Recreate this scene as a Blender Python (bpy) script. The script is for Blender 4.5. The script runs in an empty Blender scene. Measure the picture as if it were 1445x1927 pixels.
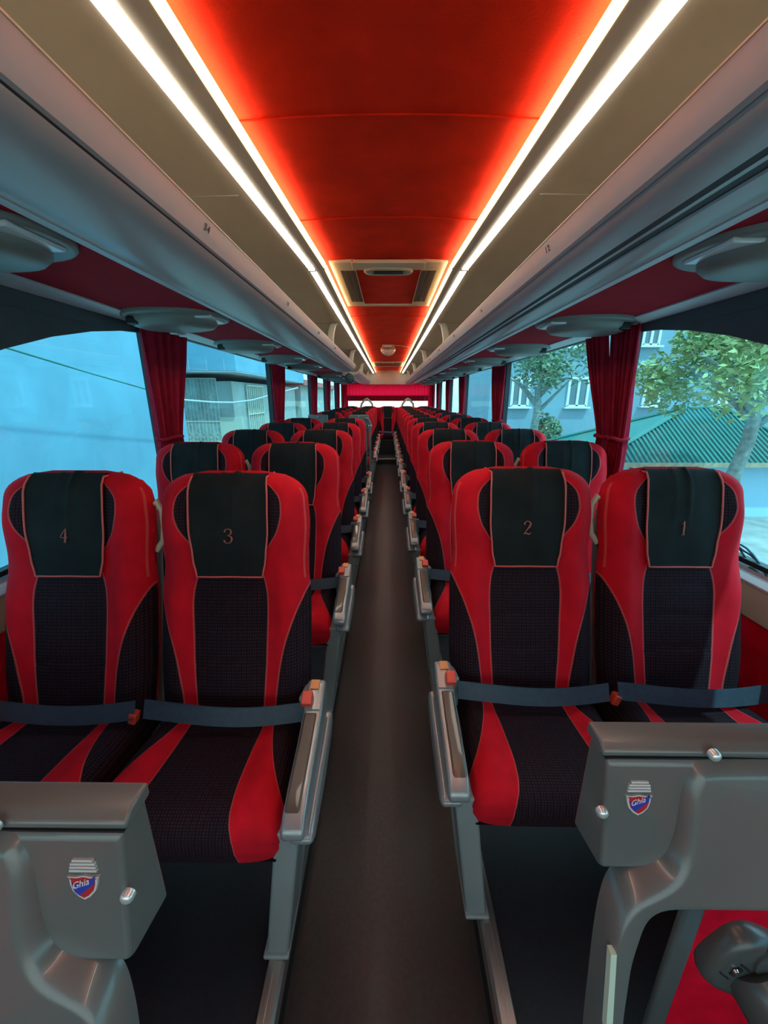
import bpy, bmesh, math, random
from mathutils import Vector, Matrix
from mathutils.geometry import tessellate_polygon
random.seed(7)
PI = math.pi
S = bpy.context.scene
COL = S.collection

# ------------------------------------------------------------------ camera model (used to turn photo pixels into places)
F = 724.0
PIT = math.atan(215.5/F)
CP, SP = math.cos(PIT), math.sin(PIT)
CZ = 1.33
VX = 730.0
def at_x(u, v, X):
    """point of the plane x = X seen at pixel u, v"""
    d = X*F/(u-VX); dz = -(v-748)*CP*d/F
    return Vector((X, (d+dz*SP)/CP, CZ+dz))
def at_y(u, v, Y):
    t = (963.5-v)/F
    dz = Y*(t*CP-SP)/(CP+t*SP)
    d = Y*CP-dz*SP
    return Vector(((u-VX)*d/F, Y, CZ+dz))

# ------------------------------------------------------------------ materials
MATS = {}
def nt(name):
    m = bpy.data.materials.new(name); m.use_nodes = True
    t = m.node_tree; b = t.nodes['Principled BSDF']
    return m, t, b
def node(t, kind, **kw):
    n = t.nodes.new(kind)
    for k, v in kw.items():
        if k == 'op': n.operation = v
        elif hasattr(n, k): setattr(n, k, v)
        else: n.inputs[k].default_value = v
    return n
def mat(name, col, rough=.5, metal=0., noise=0., scale=20., bump=0., bscale=200., sheen=0., spec=.5, coat=0., stretch=None):
    if name in MATS: return MATS[name]
    m, t, b = nt(name)
    b.inputs['Base Color'].default_value = (*col, 1)
    b.inputs['Roughness'].default_value = rough
    b.inputs['Metallic'].default_value = metal
    b.inputs['Specular IOR Level'].default_value = spec
    b.inputs['Coat Weight'].default_value = coat
    if sheen:
        b.inputs['Sheen Weight'].default_value = sheen
        b.inputs['Sheen Tint'].default_value = (*[min(1, c*1.0+.03) for c in col], 1)
        b.inputs['Sheen Roughness'].default_value = .45
    if noise or bump:
        tc = node(t, 'ShaderNodeTexCoord')
        src = tc.outputs['Object']
        if stretch:
            mp = node(t, 'ShaderNodeMapping'); mp.inputs['Scale'].default_value = stretch
            t.links.new(src, mp.inputs['Vector']); src = mp.outputs['Vector']
    if noise:
        n = node(t, 'ShaderNodeTexNoise'); n.inputs['Scale'].default_value = scale; n.inputs['Detail'].default_value = 5
        t.links.new(src, n.inputs['Vector'])
        r = node(t, 'ShaderNodeMapRange'); r.inputs['From Min'].default_value = .3; r.inputs['From Max'].default_value = .7
        r.inputs['To Min'].default_value = 1-noise; r.inputs['To Max'].default_value = 1+noise
        t.links.new(n.outputs['Fac'], r.inputs['Value'])
        x = node(t, 'ShaderNodeMix', data_type='RGBA', blend_type='MULTIPLY'); x.inputs['Factor'].default_value = 1
        x.inputs[6].default_value = (*col, 1)
        t.links.new(r.outputs['Result'], x.inputs[7]); t.links.new(x.outputs[2], b.inputs['Base Color'])
    if bump:
        n = node(t, 'ShaderNodeTexNoise'); n.inputs['Scale'].default_value = bscale; n.inputs['Detail'].default_value = 3
        t.links.new(src, n.inputs['Vector'])
        bp = node(t, 'ShaderNodeBump'); bp.inputs['Strength'].default_value = bump; bp.inputs['Distance'].default_value = .002
        t.links.new(n.outputs['Fac'], bp.inputs['Height']); t.links.new(bp.outputs['Normal'], b.inputs['Normal'])
    MATS[name] = m
    return m
def emit(name, col, strength):
    m, t, b = nt(name)
    b.inputs['Base Color'].default_value = (*col, 1)
    b.inputs['Emission Color'].default_value = (*col, 1)
    b.inputs['Emission Strength'].default_value = strength
    return m

RED = (.62, .006, .018)
M_red = mat('red_velour', RED, .85, noise=.16, scale=26, bump=.25, bscale=500, sheen=.35, spec=.2)
M_redceil = mat('red_ceiling_felt', (.68, .020, .004), .9, noise=.14, scale=9, bump=.5, bscale=160, sheen=.1, spec=.15)
M_redpan = mat('red_panel_fabric', (.42, .012, .03), .9, noise=.1, scale=14, bump=.3, bscale=300, spec=.15)
M_redwall = mat('red_wall_carpet', (.82, .006, .030), .95, noise=.14, scale=18, bump=.5, bscale=300, spec=.1)
M_beige = mat('beige_laminate', (.49, .42, .32), .55, noise=.05, scale=5, bump=.05, bscale=80)
M_sillb = mat('beige_sill_vinyl', (.66, .65, .47), .55, noise=.05, scale=8)
M_rack = mat('grey_rack_plastic', (.50, .485, .475), .34, noise=.04, scale=4)
M_rackd = mat('dark_groove', (.03, .028, .028), .6)
M_trim = mat('pale_trim_plastic', (.68, .75, .78), .4, noise=.03, scale=6)
M_pod = mat('grey_green_pod_plastic', (.20, .215, .20), .42, noise=.05, scale=10)
M_poddark = mat('black_pod_recess', (.015, .015, .017), .5)
M_lens = mat('clear_lamp_lens', (.75, .82, .82), .12, coat=.5)
M_cons = mat('console_plastic', (.120, .136, .131), .30, noise=.09, scale=7, bump=.06, bscale=260, coat=.3)
M_arm = mat('silver_armrest_plastic', (.31, .33, .32), .3, metal=.35, noise=.05, scale=12, coat=.2)
M_pad = mat('black_pad_golden_reflection', (.09, .07, .05), .32, noise=.08, scale=20, coat=.25)  # black pad; its golden reflection is put into the brown base colour
M_leg = mat('grey_green_leg_paint', (.27, .31, .295), .38, noise=.05, scale=8)
M_shell = mat('grey_seat_shell', (.16, .165, .165), .5, noise=.05, scale=10)
M_belt = mat('blue_grey_webbing', (.032, .060, .088), .5, noise=.15, scale=60, bump=.3, bscale=700)
M_black = mat('black_plastic', (.012, .012, .014), .4)
M_btn = mat('red_buckle_button', (.75, .07, .04), .35)
M_stick = mat('orange_sticker', (.80, .36, .13), .5)
M_cover = mat('black_cover_cloth', (.013, .017, .017), .85, noise=.25, scale=12, bump=.35, bscale=600, sheen=.25, spec=.2)
M_pipe = mat('pink_piping', (.68, .12, .10), .6)
M_numthread = mat('copper_thread', (.40, .12, .09), .6)
M_curt = mat('wine_red_curtain_cloth', (.36, .012, .035), .85, noise=.12, scale=30, bump=.2, bscale=500, sheen=.3, spec=.15)
M_rail = mat('brushed_aluminium', (.62, .58, .53), .34, metal=.9, noise=.08, scale=30, stretch=(40, 1, 40))
M_chrome = mat('chrome', (.85, .86, .87), .1, metal=1)
M_seal = mat('black_rubber', (.010, .012, .014), .5)
M_pillar = mat('grey_pillar_plastic', (.20, .23, .25), .5, noise=.05, scale=8)
M_valance = mat('dark_slate_header_panel', (.065, .090, .102), .6, noise=.1, scale=10)
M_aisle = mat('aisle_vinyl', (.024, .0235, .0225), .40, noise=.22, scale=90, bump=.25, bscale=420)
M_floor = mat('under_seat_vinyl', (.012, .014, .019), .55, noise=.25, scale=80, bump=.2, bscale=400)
M_number = mat('dark_print', (.05, .045, .04), .6)
M_white = mat('white_plastic', (.75, .75, .73), .4)
M_grey = mat('mid_grey_board', (.19, .20, .19), .5, noise=.05, scale=12)
M_strip = mat('pale_green_tape', (.50, .68, .55), .5)
M_blue = mat('blue_enamel', (.03, .06, .45), .25, coat=.4)
M_redenam = mat('red_enamel', (.50, .03, .04), .25, coat=.4)
M_script = mat('sticker_blue_print', (.035, .12, .19), .5)
LED_W = emit('white_led', (1, .93, .82), 9.5)
LED_Y = emit('warm_cove_diffuser', (1, .74, .30), 2.2)
LED_T = emit('cove_led_tape', (1, .80, .50), 32)

def fcurve(t, val, pts, scale=1.25):
    n = t.nodes.new('ShaderNodeFloatCurve')
    c = n.mapping.curves[0]
    while len(c.points) > 2: c.points.remove(c.points[1])
    c.points[0].location = (pts[0][0], pts[0][1]/scale); c.points[1].location = (pts[-1][0], pts[-1][1]/scale)
    for p in pts[1:-1]: c.points.new(p[0], p[1]/scale)
    n.mapping.update()
    t.links.new(val, n.inputs['Value'])
    m = node(t, 'ShaderNodeMath', op='MULTIPLY'); m.inputs[1].default_value = scale
    t.links.new(n.outputs['Value'], m.inputs[0])
    return m.outputs[0]
def math2(t, op, a, b=None, c=None):
    n = t.nodes.new('ShaderNodeMath'); n.operation = op
    for i, x in enumerate((a, b, c)):
        if x is None: continue
        if isinstance(x, (int, float)): n.inputs[i].default_value = x
        else: t.links.new(x, n.inputs[i])
    return n.outputs[0]

def seat_material(name, cushion=False):
    """red bolsters, dark dotted moquette and pink piping; the areas are laid out in the UV of the upholstery"""
    m, t, b = nt(name)
    uv = node(t, 'ShaderNodeUVMap'); uv.uv_map = 'UVMap'
    sx = node(t, 'ShaderNodeSeparateXYZ'); t.links.new(uv.outputs[0], sx.inputs[0])
    U, V = sx.outputs[0], sx.outputs[1]
    au = math2(t, 'ABSOLUTE', math2(t, 'MULTIPLY_ADD', U, 2.0, -1.0))
    def soft(a, bb): return math2(t, 'GREATER_THAN', a, bb)
    lines = []
    def line(bound, w=.012, lo=None, hi=None):
        x = math2(t, 'LESS_THAN', math2(t, 'ABSOLUTE', math2(t, 'SUBTRACT', au, bound)), w)
        if lo is not None: x = math2(t, 'MULTIPLY', x, math2(t, 'GREATER_THAN', V, lo))
        if hi is not None: x = math2(t, 'MULTIPLY', x, math2(t, 'LESS_THAN', V, hi))
        lines.append(x)
    if not cushion:
        outer = fcurve(t, V, [(0, .60), (.12, .62), (.25, .68), (.38, .80), (.48, .93), (.54, 1.04), (.60, 1.15), (1, 1.2)])
        inner = fcurve(t, V, [(0, .44), (.12, .455), (.3, .475), (.5, .48), (.64, .42), (.70, .53), (.78, .66), (.86, .70), (.93, .62), (.975, .38), (1, .1)])
        r1 = math2(t, 'MULTIPLY', soft(au, inner), math2(t, 'LESS_THAN', au, outer))
        r2 = math2(t, 'MULTIPLY', math2(t, 'LESS_THAN', au, .40), math2(t, 'GREATER_THAN', V, .635))
        red = math2(t, 'MAXIMUM', r1, r2)
        line(inner, .011); line(outer, .011)
        line(.965, .010, .55, .93)
    else:
        outer = fcurve(t, V, [(0, .60), (.2, .62), (.4, .72), (.55, .86), (.66, 1.02), (.75, 1.15), (1, 1.2)])
        inner = fcurve(t, V, [(0, .50), (.2, .49), (.45, .47), (.7, .50), (.85, .57), (1, .60)])
        red = math2(t, 'MULTIPLY', soft(au, inner), math2(t, 'LESS_THAN', au, outer))
        line(inner, .006); line(outer, .006)
    pip = lines[0]
    for l in lines[1:]: pip = math2(t, 'MAXIMUM', pip, l)
    # dotted moquette
    mp = node(t, 'ShaderNodeMapping'); mp.inputs['Scale'].default_value = (62, 74, 1); t.links.new(uv.outputs[0], mp.inputs['Vector'])
    vo = node(t, 'ShaderNodeTexVoronoi'); vo.inputs['Scale'].default_value = 1.; vo.inputs['Randomness'].default_value = .12
    vo.voronoi_dimensions = '2D'
    t.links.new(mp.outputs[0], vo.inputs['Vector'])
    dots = math2(t, 'LESS_THAN', vo.outputs['Distance'], .30)
    n1 = node(t, 'ShaderNodeTexNoise'); n1.inputs['Scale'].default_value = 30; t.links.new(uv.outputs[0], n1.inputs['Vector'])
    dots = math2(t, 'MULTIPLY', dots, math2(t, 'MULTIPLY', n1.outputs['Fac'], 1.5))
    stripes = math2(t, 'MULTIPLY_ADD', math2(t, 'SINE', math2(t, 'MULTIPLY', U, 62*2*PI/2)), .12, .85)
    dk = node(t, 'ShaderNodeMix', data_type='RGBA'); dk.inputs[6].default_value = (.0150, .0060, .0105, 1); dk.inputs[7].default_value = (.105, .050, .065, 1)
    t.links.new(math2(t, 'MULTIPLY', dots, .42), dk.inputs['Factor'])
    dk2 = node(t, 'ShaderNodeMix', data_type='RGBA', blend_type='MULTIPLY'); dk2.inputs['Factor'].default_value = 1
    t.links.new(dk.outputs[2], dk2.inputs[6]); t.links.new(stripes, dk2.inputs[7])
    n2 = node(t, 'ShaderNodeTexNoise'); n2.inputs['Scale'].default_value = 7; n2.inputs['Detail'].default_value = 6; t.links.new(uv.outputs[0], n2.inputs['Vector'])
    rr = node(t, 'ShaderNodeMapRange'); rr.inputs['From Min'].default_value = .3; rr.inputs['From Max'].default_value = .7
    rr.inputs['To Min'].default_value = .84; rr.inputs['To Max'].default_value = 1.12; t.links.new(n2.outputs['Fac'], rr.inputs['Value'])
    rd = node(t, 'ShaderNodeMix', data_type='RGBA', blend_type='MULTIPLY'); rd.inputs['Factor'].default_value = 1
    rd.inputs[6].default_value = (*RED, 1); t.links.new(rr.outputs['Result'], rd.inputs[7])
    c1 = node(t, 'ShaderNodeMix', data_type='RGBA'); t.links.new(red, c1.inputs['Factor'])
    t.links.new(dk2.outputs[2], c1.inputs[6]); t.links.new(rd.outputs[2], c1.inputs[7])
    c2 = node(t, 'ShaderNodeMix', data_type='RGBA'); t.links.new(math2(t, 'MULTIPLY', pip, .55), c2.inputs['Factor'])
    t.links.new(c1.outputs[2], c2.inputs[6]); c2.inputs[7].default_value = (.72, .12, .11, 1)
    t.links.new(c2.outputs[2], b.inputs['Base Color'])
    b.inputs['Roughness'].default_value = .85
    b.inputs['Specular IOR Level'].default_value = .2
    t.links.new(math2(t, 'MULTIPLY', red, .35), b.inputs['Sheen Weight'])
    b.inputs['Sheen Tint'].default_value = (.9, .05, .06, 1); b.inputs['Sheen Roughness'].default_value = .45
    h = math2(t, 'ADD', math2(t, 'MULTIPLY', dots, math2(t, 'SUBTRACT', 1.0, red)), math2(t, 'MULTIPLY', pip, 3.0))
    bp = node(t, 'ShaderNodeBump'); bp.inputs['Strength'].default_value = .5; bp.inputs['Distance'].default_value = .002
    t.links.new(h, bp.inputs['Height']); t.links.new(bp.outputs['Normal'], b.inputs['Normal'])
    return m
M_back = seat_material('backrest_upholstery')
M_cush = seat_material('cushion_upholstery', True)

def glass_material(name, tint, gloss=.06):
    m = bpy.data.materials.new(name); m.use_nodes = True
    t = m.node_tree; t.nodes.clear()
    o = t.nodes.new('ShaderNodeOutputMaterial')
    a = t.nodes.new('ShaderNodeBsdfTransparent'); a.inputs[0].default_value = (*tint, 1)
    g = t.nodes.new('ShaderNodeBsdfGlossy'); g.inputs['Roughness'].default_value = .03; g.inputs[0].default_value = (.8, .9, .9, 1)
    x = t.nodes.new('ShaderNodeMixShader'); x.inputs[0].default_value = gloss
    t.links.new(a.outputs[0], x.inputs[1]); t.links.new(g.outputs[0], x.inputs[2]); t.links.new(x.outputs[0], o.inputs[0])
    return m
M_glass = glass_material('tinted_coach_glass', (.51, .83, .92))
M_glassf = glass_material('windscreen_glass', (.80, .93, .93))
M_glassr = glass_material('rear_glass', (.85, .95, .93))
def curtain_translucent():
    m, t, b = nt('translucent_rear_curtain')
    b.inputs['Base Color'].default_value = (.62, .006, .03, 1); b.inputs['Roughness'].default_value = .9
    tr = t.nodes.new('ShaderNodeBsdfTranslucent'); tr.inputs[0].default_value = (1, .012, .07, 1)
    x = t.nodes.new('ShaderNodeMixShader'); x.inputs[0].default_value = .85
    o = t.nodes['Material Output']
    t.links.new(b.outputs[0], x.inputs[1]); t.links.new(tr.outputs[0], x.inputs[2]); t.links.new(x.outputs[0], o.inputs[0])
    return m
M_rearcurt = curtain_translucent()

# ------------------------------------------------------------------ mesh helpers
class B:
    def __init__(s): s.bm = bmesh.new(); s.uv = None
    def v(s, p): return s.bm.verts.new(p)
    def face(s, vs, mi=0):
        try: f = s.bm.faces.new(vs)
        except ValueError: return None
        f.material_index = mi; return f
    def box(s, c, d, mi=0, rot=None):
        c = Vector(c); h = Vector(d)/2
        R = rot if rot is not None else Matrix.Identity(3)
        vs = [s.v(c+R @ Vector((x*h.x, y*h.y, z*h.z))) for x in (-1, 1) for y in (-1, 1) for z in (-1, 1)]
        for q in ((0, 1, 3, 2), (4, 6, 7, 5), (0, 4, 5, 1), (2, 3, 7, 6), (0, 2, 6, 4), (1, 5, 7, 3)): s.face([vs[i] for i in q], mi)
        return s
    def loft(s, rings, closed=True, cap=True, mi=0):
        V = [[s.v(p) for p in r] for r in rings]; n = len(V[0])
        for a, b in zip(V, V[1:]):
            for i in range(n if closed else n-1):
                j = (i+1) % n
                s.face([a[i], a[j], b[j], b[i]], mi)
        if cap and closed: s.face(V[0][::-1], mi); s.face(V[-1], mi)
        return s
    def prism(s, poly, axis, a, b, mi=0):
        """poly: 2d outline in the other two axes (in x,y,z order), swept from a to b along axis"""
        def P(p, q):
            l = [p[0], p[1]]; l.insert('xyz'.index(axis), q); return l
        return s.loft([[P(p, a) for p in poly], [P(p, b) for p in poly]], True, True, mi)
    def sheet(s, poly, axis, qs, mi=0):
        def P(p, q):
            l = [p[0], p[1]]; l.insert('xyz'.index(axis), q); return l
        return s.loft([[P(p, q) for p in poly] for q in qs], False, False, mi)
    def tube(s, pts, r, n=8, mi=0, cap=True):
        pts = [Vector(p) for p in pts]; rings = []; up = None
        for i, p in enumerate(pts):
            t = (pts[min(i+1, len(pts)-1)]-pts[max(i-1, 0)]).normalized()
            if up is None:
                up = Vector((0, 0, 1)) if abs(t.z) < .9 else Vector((1, 0, 0))
            x = t.cross(up).normalized(); up = x.cross(t).normalized()
            rr = r[i] if isinstance(r, (list, tuple)) else r
            rings.append([p+(x*math.cos(2*PI*k/n)+up*math.sin(2*PI*k/n))*rr for k in range(n)])
        return s.loft(rings, True, cap, mi)
    def lathe(s, prof, c, axis='z', n=20, mi=0):
        """prof: (radius, height) pairs"""
        c = Vector(c); rings = []
        for r, h in prof:
            ring = []
            for k in range(n):
                a = 2*PI*k/n; p = (r*math.cos(a), r*math.sin(a), h)
                if axis == 'y': p = (p[0], p[2], p[1])
                if axis == 'x': p = (p[2], p[0], p[1])
                ring.append(c+Vector(p))
            rings.append(ring)
        return s.loft(rings, True, True, mi)
    def grid(s, fn, nu, nv, uvfn=None, mi=0):
        V = [[s.v(fn(i/nu, j/nv)) for i in range(nu+1)] for j in range(nv+1)]
        if uvfn and s.uv is None: s.uv = s.bm.loops.layers.uv.new('UVMap')
        for j in range(nv):
            for i in range(nu):
                f = s.face([V[j][i], V[j][i+1], V[j+1][i+1], V[j+1][i]], mi)
                if uvfn and f:
                    for l, (a, b) in zip(f.loops, ((i, j), (i+1, j), (i+1, j+1), (i, j+1))): l[s.uv].uv = uvfn(a/nu, b/nv)
        return V
def obj(name, b, mats, parent=None, smooth=40, bevel=0., seg=3, flip=True, weld=True):
    bm = b.bm
    if weld: bmesh.ops.remove_doubles(bm, verts=bm.verts, dist=1e-5)
    if flip: bmesh.ops.recalc_face_normals(bm, faces=bm.faces)
    me = bpy.data.meshes.new(name); bm.to_mesh(me); bm.free()
    for m in (mats if isinstance(mats, (list, tuple)) else [mats]): me.materials.append(m)
    if smooth:
        me.polygons.foreach_set('use_smooth', [True]*len(me.polygons))
        me.set_sharp_from_angle(angle=math.radians(smooth))
    o = bpy.data.objects.new(name, me); COL.objects.link(o)
    if parent is not None: o.parent = parent
    if bevel:
        md = o.modifiers.new('edge', 'BEVEL'); md.width = bevel; md.segments = seg; md.limit_method = 'ANGLE'; md.angle_limit = math.radians(32)
        md.harden_normals = False
    return o
def tag(o, label, cat=None, group=None, kind=None):
    o['label'] = label
    if cat: o['category'] = cat
    if group: o['group'] = group
    if kind: o['kind'] = kind
    return o
def thing(name, loc, label, cat, group=None, rz=0.):
    o = bpy.data.objects.new(name, None); COL.objects.link(o); o.empty_display_size = .1
    o.location = loc; o.rotation_euler = (0, 0, rz)
    return tag(o, label, cat, group)
def structure(o, label, cat): return tag(o, label, cat, None, 'structure')
def copy_tree(o, parent=None):
    c = o.copy(); COL.objects.link(c)
    if parent is not None: c.parent = parent
    for ch in [x for x in o.children]: copy_tree(ch, c)
    return c
def text_obj(name, body, size, M, material, parent=None, shear=0., extrude=.0004, align='CENTER', bold=0.):
    cu = bpy.data.curves.new('t', 'FONT'); cu.body = body; cu.size = size; cu.shear = shear; cu.extrude = extrude
    cu.align_x = align; cu.align_y = 'CENTER'; cu.offset = bold; cu.resolution_u = 4
    t = bpy.data.objects.new('t', cu); COL.objects.link(t)
    dg = bpy.context.evaluated_depsgraph_get(); dg.update()
    me = bpy.data.meshes.new_from_object(t.evaluated_get(dg)); bpy.data.objects.remove(t); bpy.data.curves.remove(cu)
    me.name = name; me.materials.clear(); me.materials.append(material); me.transform(M)
    o = bpy.data.objects.new(name, me); COL.objects.link(o)
    if parent is not None: o.parent = parent
    return o
def frame(o, x, y, z):
    """matrix with given axes and origin"""
    x, y, z = Vector(x).normalized(), Vector(y).normalized(), Vector(z).normalized()
    return Matrix(((x.x, y.x, z.x, o[0]), (x.y, y.y, z.y, o[1]), (x.z, y.z, z.z, o[2]), (0, 0, 0, 1)))
def lerp(a, b, t): return a+(b-a)*t
def interp(x, pts):
    if x <= pts[0][0]: return pts[0][1]
    for (a, b), (c, d) in zip(pts, pts[1:]):
        if x <= c:
            t = (x-a)/(c-a) if c > a else 0
            t = t*t*(3-2*t) if len(pts) > 3 else t
            return lerp(b, d, t)
    return pts[-1][1]

Y0, Y1 = -1.7, 10.7          # windscreen and rear wall
XW = 1.19                    # glass plane
# ================================================================== SETTING
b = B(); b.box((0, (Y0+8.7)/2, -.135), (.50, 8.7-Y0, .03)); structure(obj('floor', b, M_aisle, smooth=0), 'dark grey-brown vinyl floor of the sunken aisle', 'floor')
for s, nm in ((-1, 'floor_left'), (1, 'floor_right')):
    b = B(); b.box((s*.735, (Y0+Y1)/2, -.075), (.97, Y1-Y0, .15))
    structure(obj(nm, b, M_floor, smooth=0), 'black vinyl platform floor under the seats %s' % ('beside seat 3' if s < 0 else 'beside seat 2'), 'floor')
b = B(); b.box((0, 9.70, -.075), (.50, 2.0, .15)); structure(obj('floor_step', b, M_aisle, bevel=.004), 'raised aisle floor behind the step at the rear bench', 'floor')
for i, s in enumerate((-1, 1)):
    b = B()
    b.prism([(s*.245, -.03), (s*.245, .018), (s*.252, .024), (s*.283, .024), (s*.290, .0), (s*.290, -.0)], 'y', Y0, 8.72)
    b.prism([(s*.268, .0235), (s*.268, .0275), (s*.274, .0275), (s*.274, .0235)], 'y', Y0, 8.72)
    structure(obj('trim_%d' % (i+1), b, M_rail), 'brushed metal rail along the aisle edge %s' % ('by seat 3' if s < 0 else 'by seat 2'), 'trim')
b = B(); b.box((0, 8.70, -.006), (.49, .04, .03)); structure(obj('trim_3', b, M_rail, bevel=.004), 'bright metal nosing on the step across the rear aisle', 'trim')

PIL = [2.02, 4.05, 6.10, 7.55, 9.05]
ZS = .805                      # window bottom
ZT = CZ+.335                   # window top
for s, nm in ((-1, 'left'), (1, 'right')):
    b = B(); b.box((s*1.215, (Y0+Y1)/2, .30), (.05, Y1-Y0, .90))
    structure(obj('wall_'+nm, b, M_redwall, smooth=0), 'red carpeted lower side wall beside seat %d' % (4 if s < 0 else 1), 'wall')
    b = B(); b.box((s*1.180, (Y0+Y1)/2, .70), (.03, Y1-Y0, .11))
    structure(obj('baseboard_'+nm, b, M_sillb, bevel=.006), 'beige vinyl strip under the window sill beside seat %d' % (4 if s < 0 else 1), 'trim')
    b = B(); b.prism([(s*1.235, .755), (s*1.155, .755), (s*1.150, .765), (s*1.165, .785), (s*1.235, .805)], 'y', Y0, Y1)
    structure(obj('trim_%s_sill' % nm, b, M_trim, bevel=.003), 'pale window sill ledge beside seat %d' % (4 if s < 0 else 1), 'trim')
    # outer skin above the windows and the roof edge
    b = B(); b.prism([(s*1.17, ZT), (s*1.24, ZT), (s*1.24, 2.12), (s*1.20, 2.12), (s*1.17, 2.0)], 'y', Y0, Y1)
    structure(obj('wall_%s_upper' % nm, b, M_beige, smooth=0), 'upper body side above the windows beside seat %d' % (4 if s < 0 else 1), 'wall')
    # pillars
    for k, y in enumerate(PIL+[Y1-.06]):
        b = B(); b.box((s*1.185, y+.045, (ZS+ZT)/2), (.05, .09, ZT-ZS), 0)
        b.box((s*1.188, y-.008, (ZS+ZT)/2), (.046, .018, ZT-ZS), 1)
        b.box((s*1.188, y+.098, (ZS+ZT)/2), (.046, .018, ZT-ZS), 1)
        structure(obj('trim_pillar_%s_%d' % (nm, k+1), b, [M_pillar, M_seal], bevel=.002), 'grey window pillar with black seals, number %d behind the front window on the side of seat %d' % (k+1, 4 if s < 0 else 1), 'pillar')
    ys = [Y0]+[p for p in PIL]+[Y1-.06]
    for k in range(len(ys)-1):
        y0, y1 = ys[k]+(.1 if k else 0), ys[k+1]
        b = B(); b.box((s*1.195, (y0+y1)/2, (ZS+ZT)/2-.01), (.006, y1-y0, ZT-ZS+.02), 0)
        w = obj('window_%d' % (k+1+(0 if s < 0 else 6)), b, M_glass, smooth=0)
        structure(w, 'tinted side window pane %d from the front beside the seats of column %d' % (k+1, 4 if s < 0 else 1), 'window')
        b = B(); b.box((s*1.192, (y0+y1)/2, ZS+.008), (.03, y1-y0, .016)); b.box((s*1.192, (y0+y1)/2, ZT-.006), (.03, y1-y0, .012))
        obj('window_seal', b, M_seal, w, smooth=0)
    # dark arched header panel over the front window
    b = B()
    low = [(2.02, CZ+.297), (1.85, CZ+.283), (1.65, CZ+.250), (1.45, CZ+.203), (1.26, CZ+.143), (1.0, CZ+.045), (.7, CZ-.06), (.4, CZ-.12), (Y0, CZ-.12)]
    b.prism([(y, z) for y, z in low]+[(Y0, ZT+.005), (2.02, ZT+.005)], 'x', s*1.170, s*1.189)
    h = obj('window_header_panel', b, M_valance, smooth=0, bevel=.003)
    tag(h, 'dark slate arched panel over the front side window beside seat %d' % (4 if s < 0 else 1), 'panel', 'header panels over the front windows', 'structure')
    b = B(); b.prism([(.55, CZ+.255), (.55, CZ+.262), (1.62, CZ+.285), (1.62, CZ+.278)], 'x', s*1.166, s*1.172)
    obj('panel_ridge', b, M_valance, h)

# ceiling: red felt centre, splayed in the front section
def splay(y): return 1.0 if y >= 2.05 else 1.0+(2.05-y)*.165
def zc(dz): return CZ+dz
YB = 9.98                       # rear bulkhead
b = B()
yr = [Y0, -1.0, -.4, .1, .5, .9, 1.127, 1.66, 2.05, 2.1]
def ceil_row(y, drop=0):
    k = splay(y)
    return [(k*x, y, zc(.624)+.012*(1-(x/.315)**2)-drop) for x in [-.315+.63*i/16 for i in range(17)]]
rows = []
for y in yr: rows.append(ceil_row(y))
for y in (3.0, 4.0, 5.0, 6.0, 7.0, 8.0, 9.0, YB): rows.append(ceil_row(y))
b.loft(rows, False, False)
# seams between felt panels: narrow folded grooves
for y in (1.127, 1.66, 3.42, 5.0, 6.2):
    k = splay(y)
    pts = [(k*x*.98, y, zc(.6225)+.012*(1-(x/.315)**2)) for x in [-.315+.63*i/16 for i in range(17)]]
    b.tube(pts, .0022, 6)
cl = obj('ceiling', b, M_redceil, flip=False)
structure(cl, 'red felt centre panel of the ceiling over the aisle', 'ceiling')
b = B(); b.box((0, (Y0+Y1)/2, 2.14), (2.5, Y1-Y0+.1, .05)); structure(obj('ceiling_roof_skin', b, M_beige, smooth=0), 'outer roof skin of the coach', 'ceiling')
# beige band between the lights and the rack ceiling outside them
for s, nm in ((-1, 'left'), (1, 'right')):
    b = B(); rows = []
    for y in (Y0, -.8, 0, .8, 1.5, 2.05, 2.06, 3, 5, 7, 9, Y1):
        k = splay(y)
        P = [(.318*k, .632), (.317*k, .600), (.303*k, .587), (.300*k, .584), (.304*k, .578), (.330*k, .574), (.372*k, .572), (.385*k, .578), (.60, .575), (.80, .560), (1.0, .52), (1.14, .43), (1.18, .34)]
        rows.append([(s*x, y, zc(d)) for x, d in P])
    b.loft(rows, False, False)
    # shallow joint lines between rack ceiling panels
    for y in (1.36, 3.42, 5.4, 7.4):
        b.tube([(s*x, y, zc(d)-.001) for x, d in [(.40*splay(y), .577), (.60, .575), (.80, .560), (1.0, .52)]], .0025, 6)
    structure(obj('ceiling_'+nm, b, M_beige, smooth=50), 'beige laminate ceiling inside the luggage rack over seat %d' % (4 if s < 0 else 1), 'ceiling')
# rear bulkhead and rear wall
b = B(); b.prism([(-.62, zc(.31)), (.62, zc(.31)), (.50, zc(.60)), (.30, zc(.66)), (-.30, zc(.66)), (-.50, zc(.60))], 'y', YB, YB+.05)
b.box((0, YB-.008, zc(.605)), (.16, .02, .035))
for x in (-.17, .17): b.box((x, YB-.002, zc(.45)), (.006, .008, .26))
structure(obj('wall_rear_upper', b, M_beige, bevel=.008), 'beige bulkhead above the rear window curtain', 'wall')
b = B(); b.box((0, Y1+.03, .38), (2.5, .06, 1.42-.32)); b.box((0, Y1+.03, 1.90), (2.5, .06, .5))
for s in (-1, 1): b.box((s*1.16, Y1+.03, 1.35), (.18, .06, 1.2))
structure(obj('wall_rear', b, M_redwall, smooth=0), 'red carpeted rear wall around the back window', 'wall')
b = B(); b.box((0, Y1+.03, 1.30), (2.14, .008, .80)); structure(obj('window_13', b, M_glassr, smooth=0), 'wide back window pane behind the rear bench', 'window')
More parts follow.
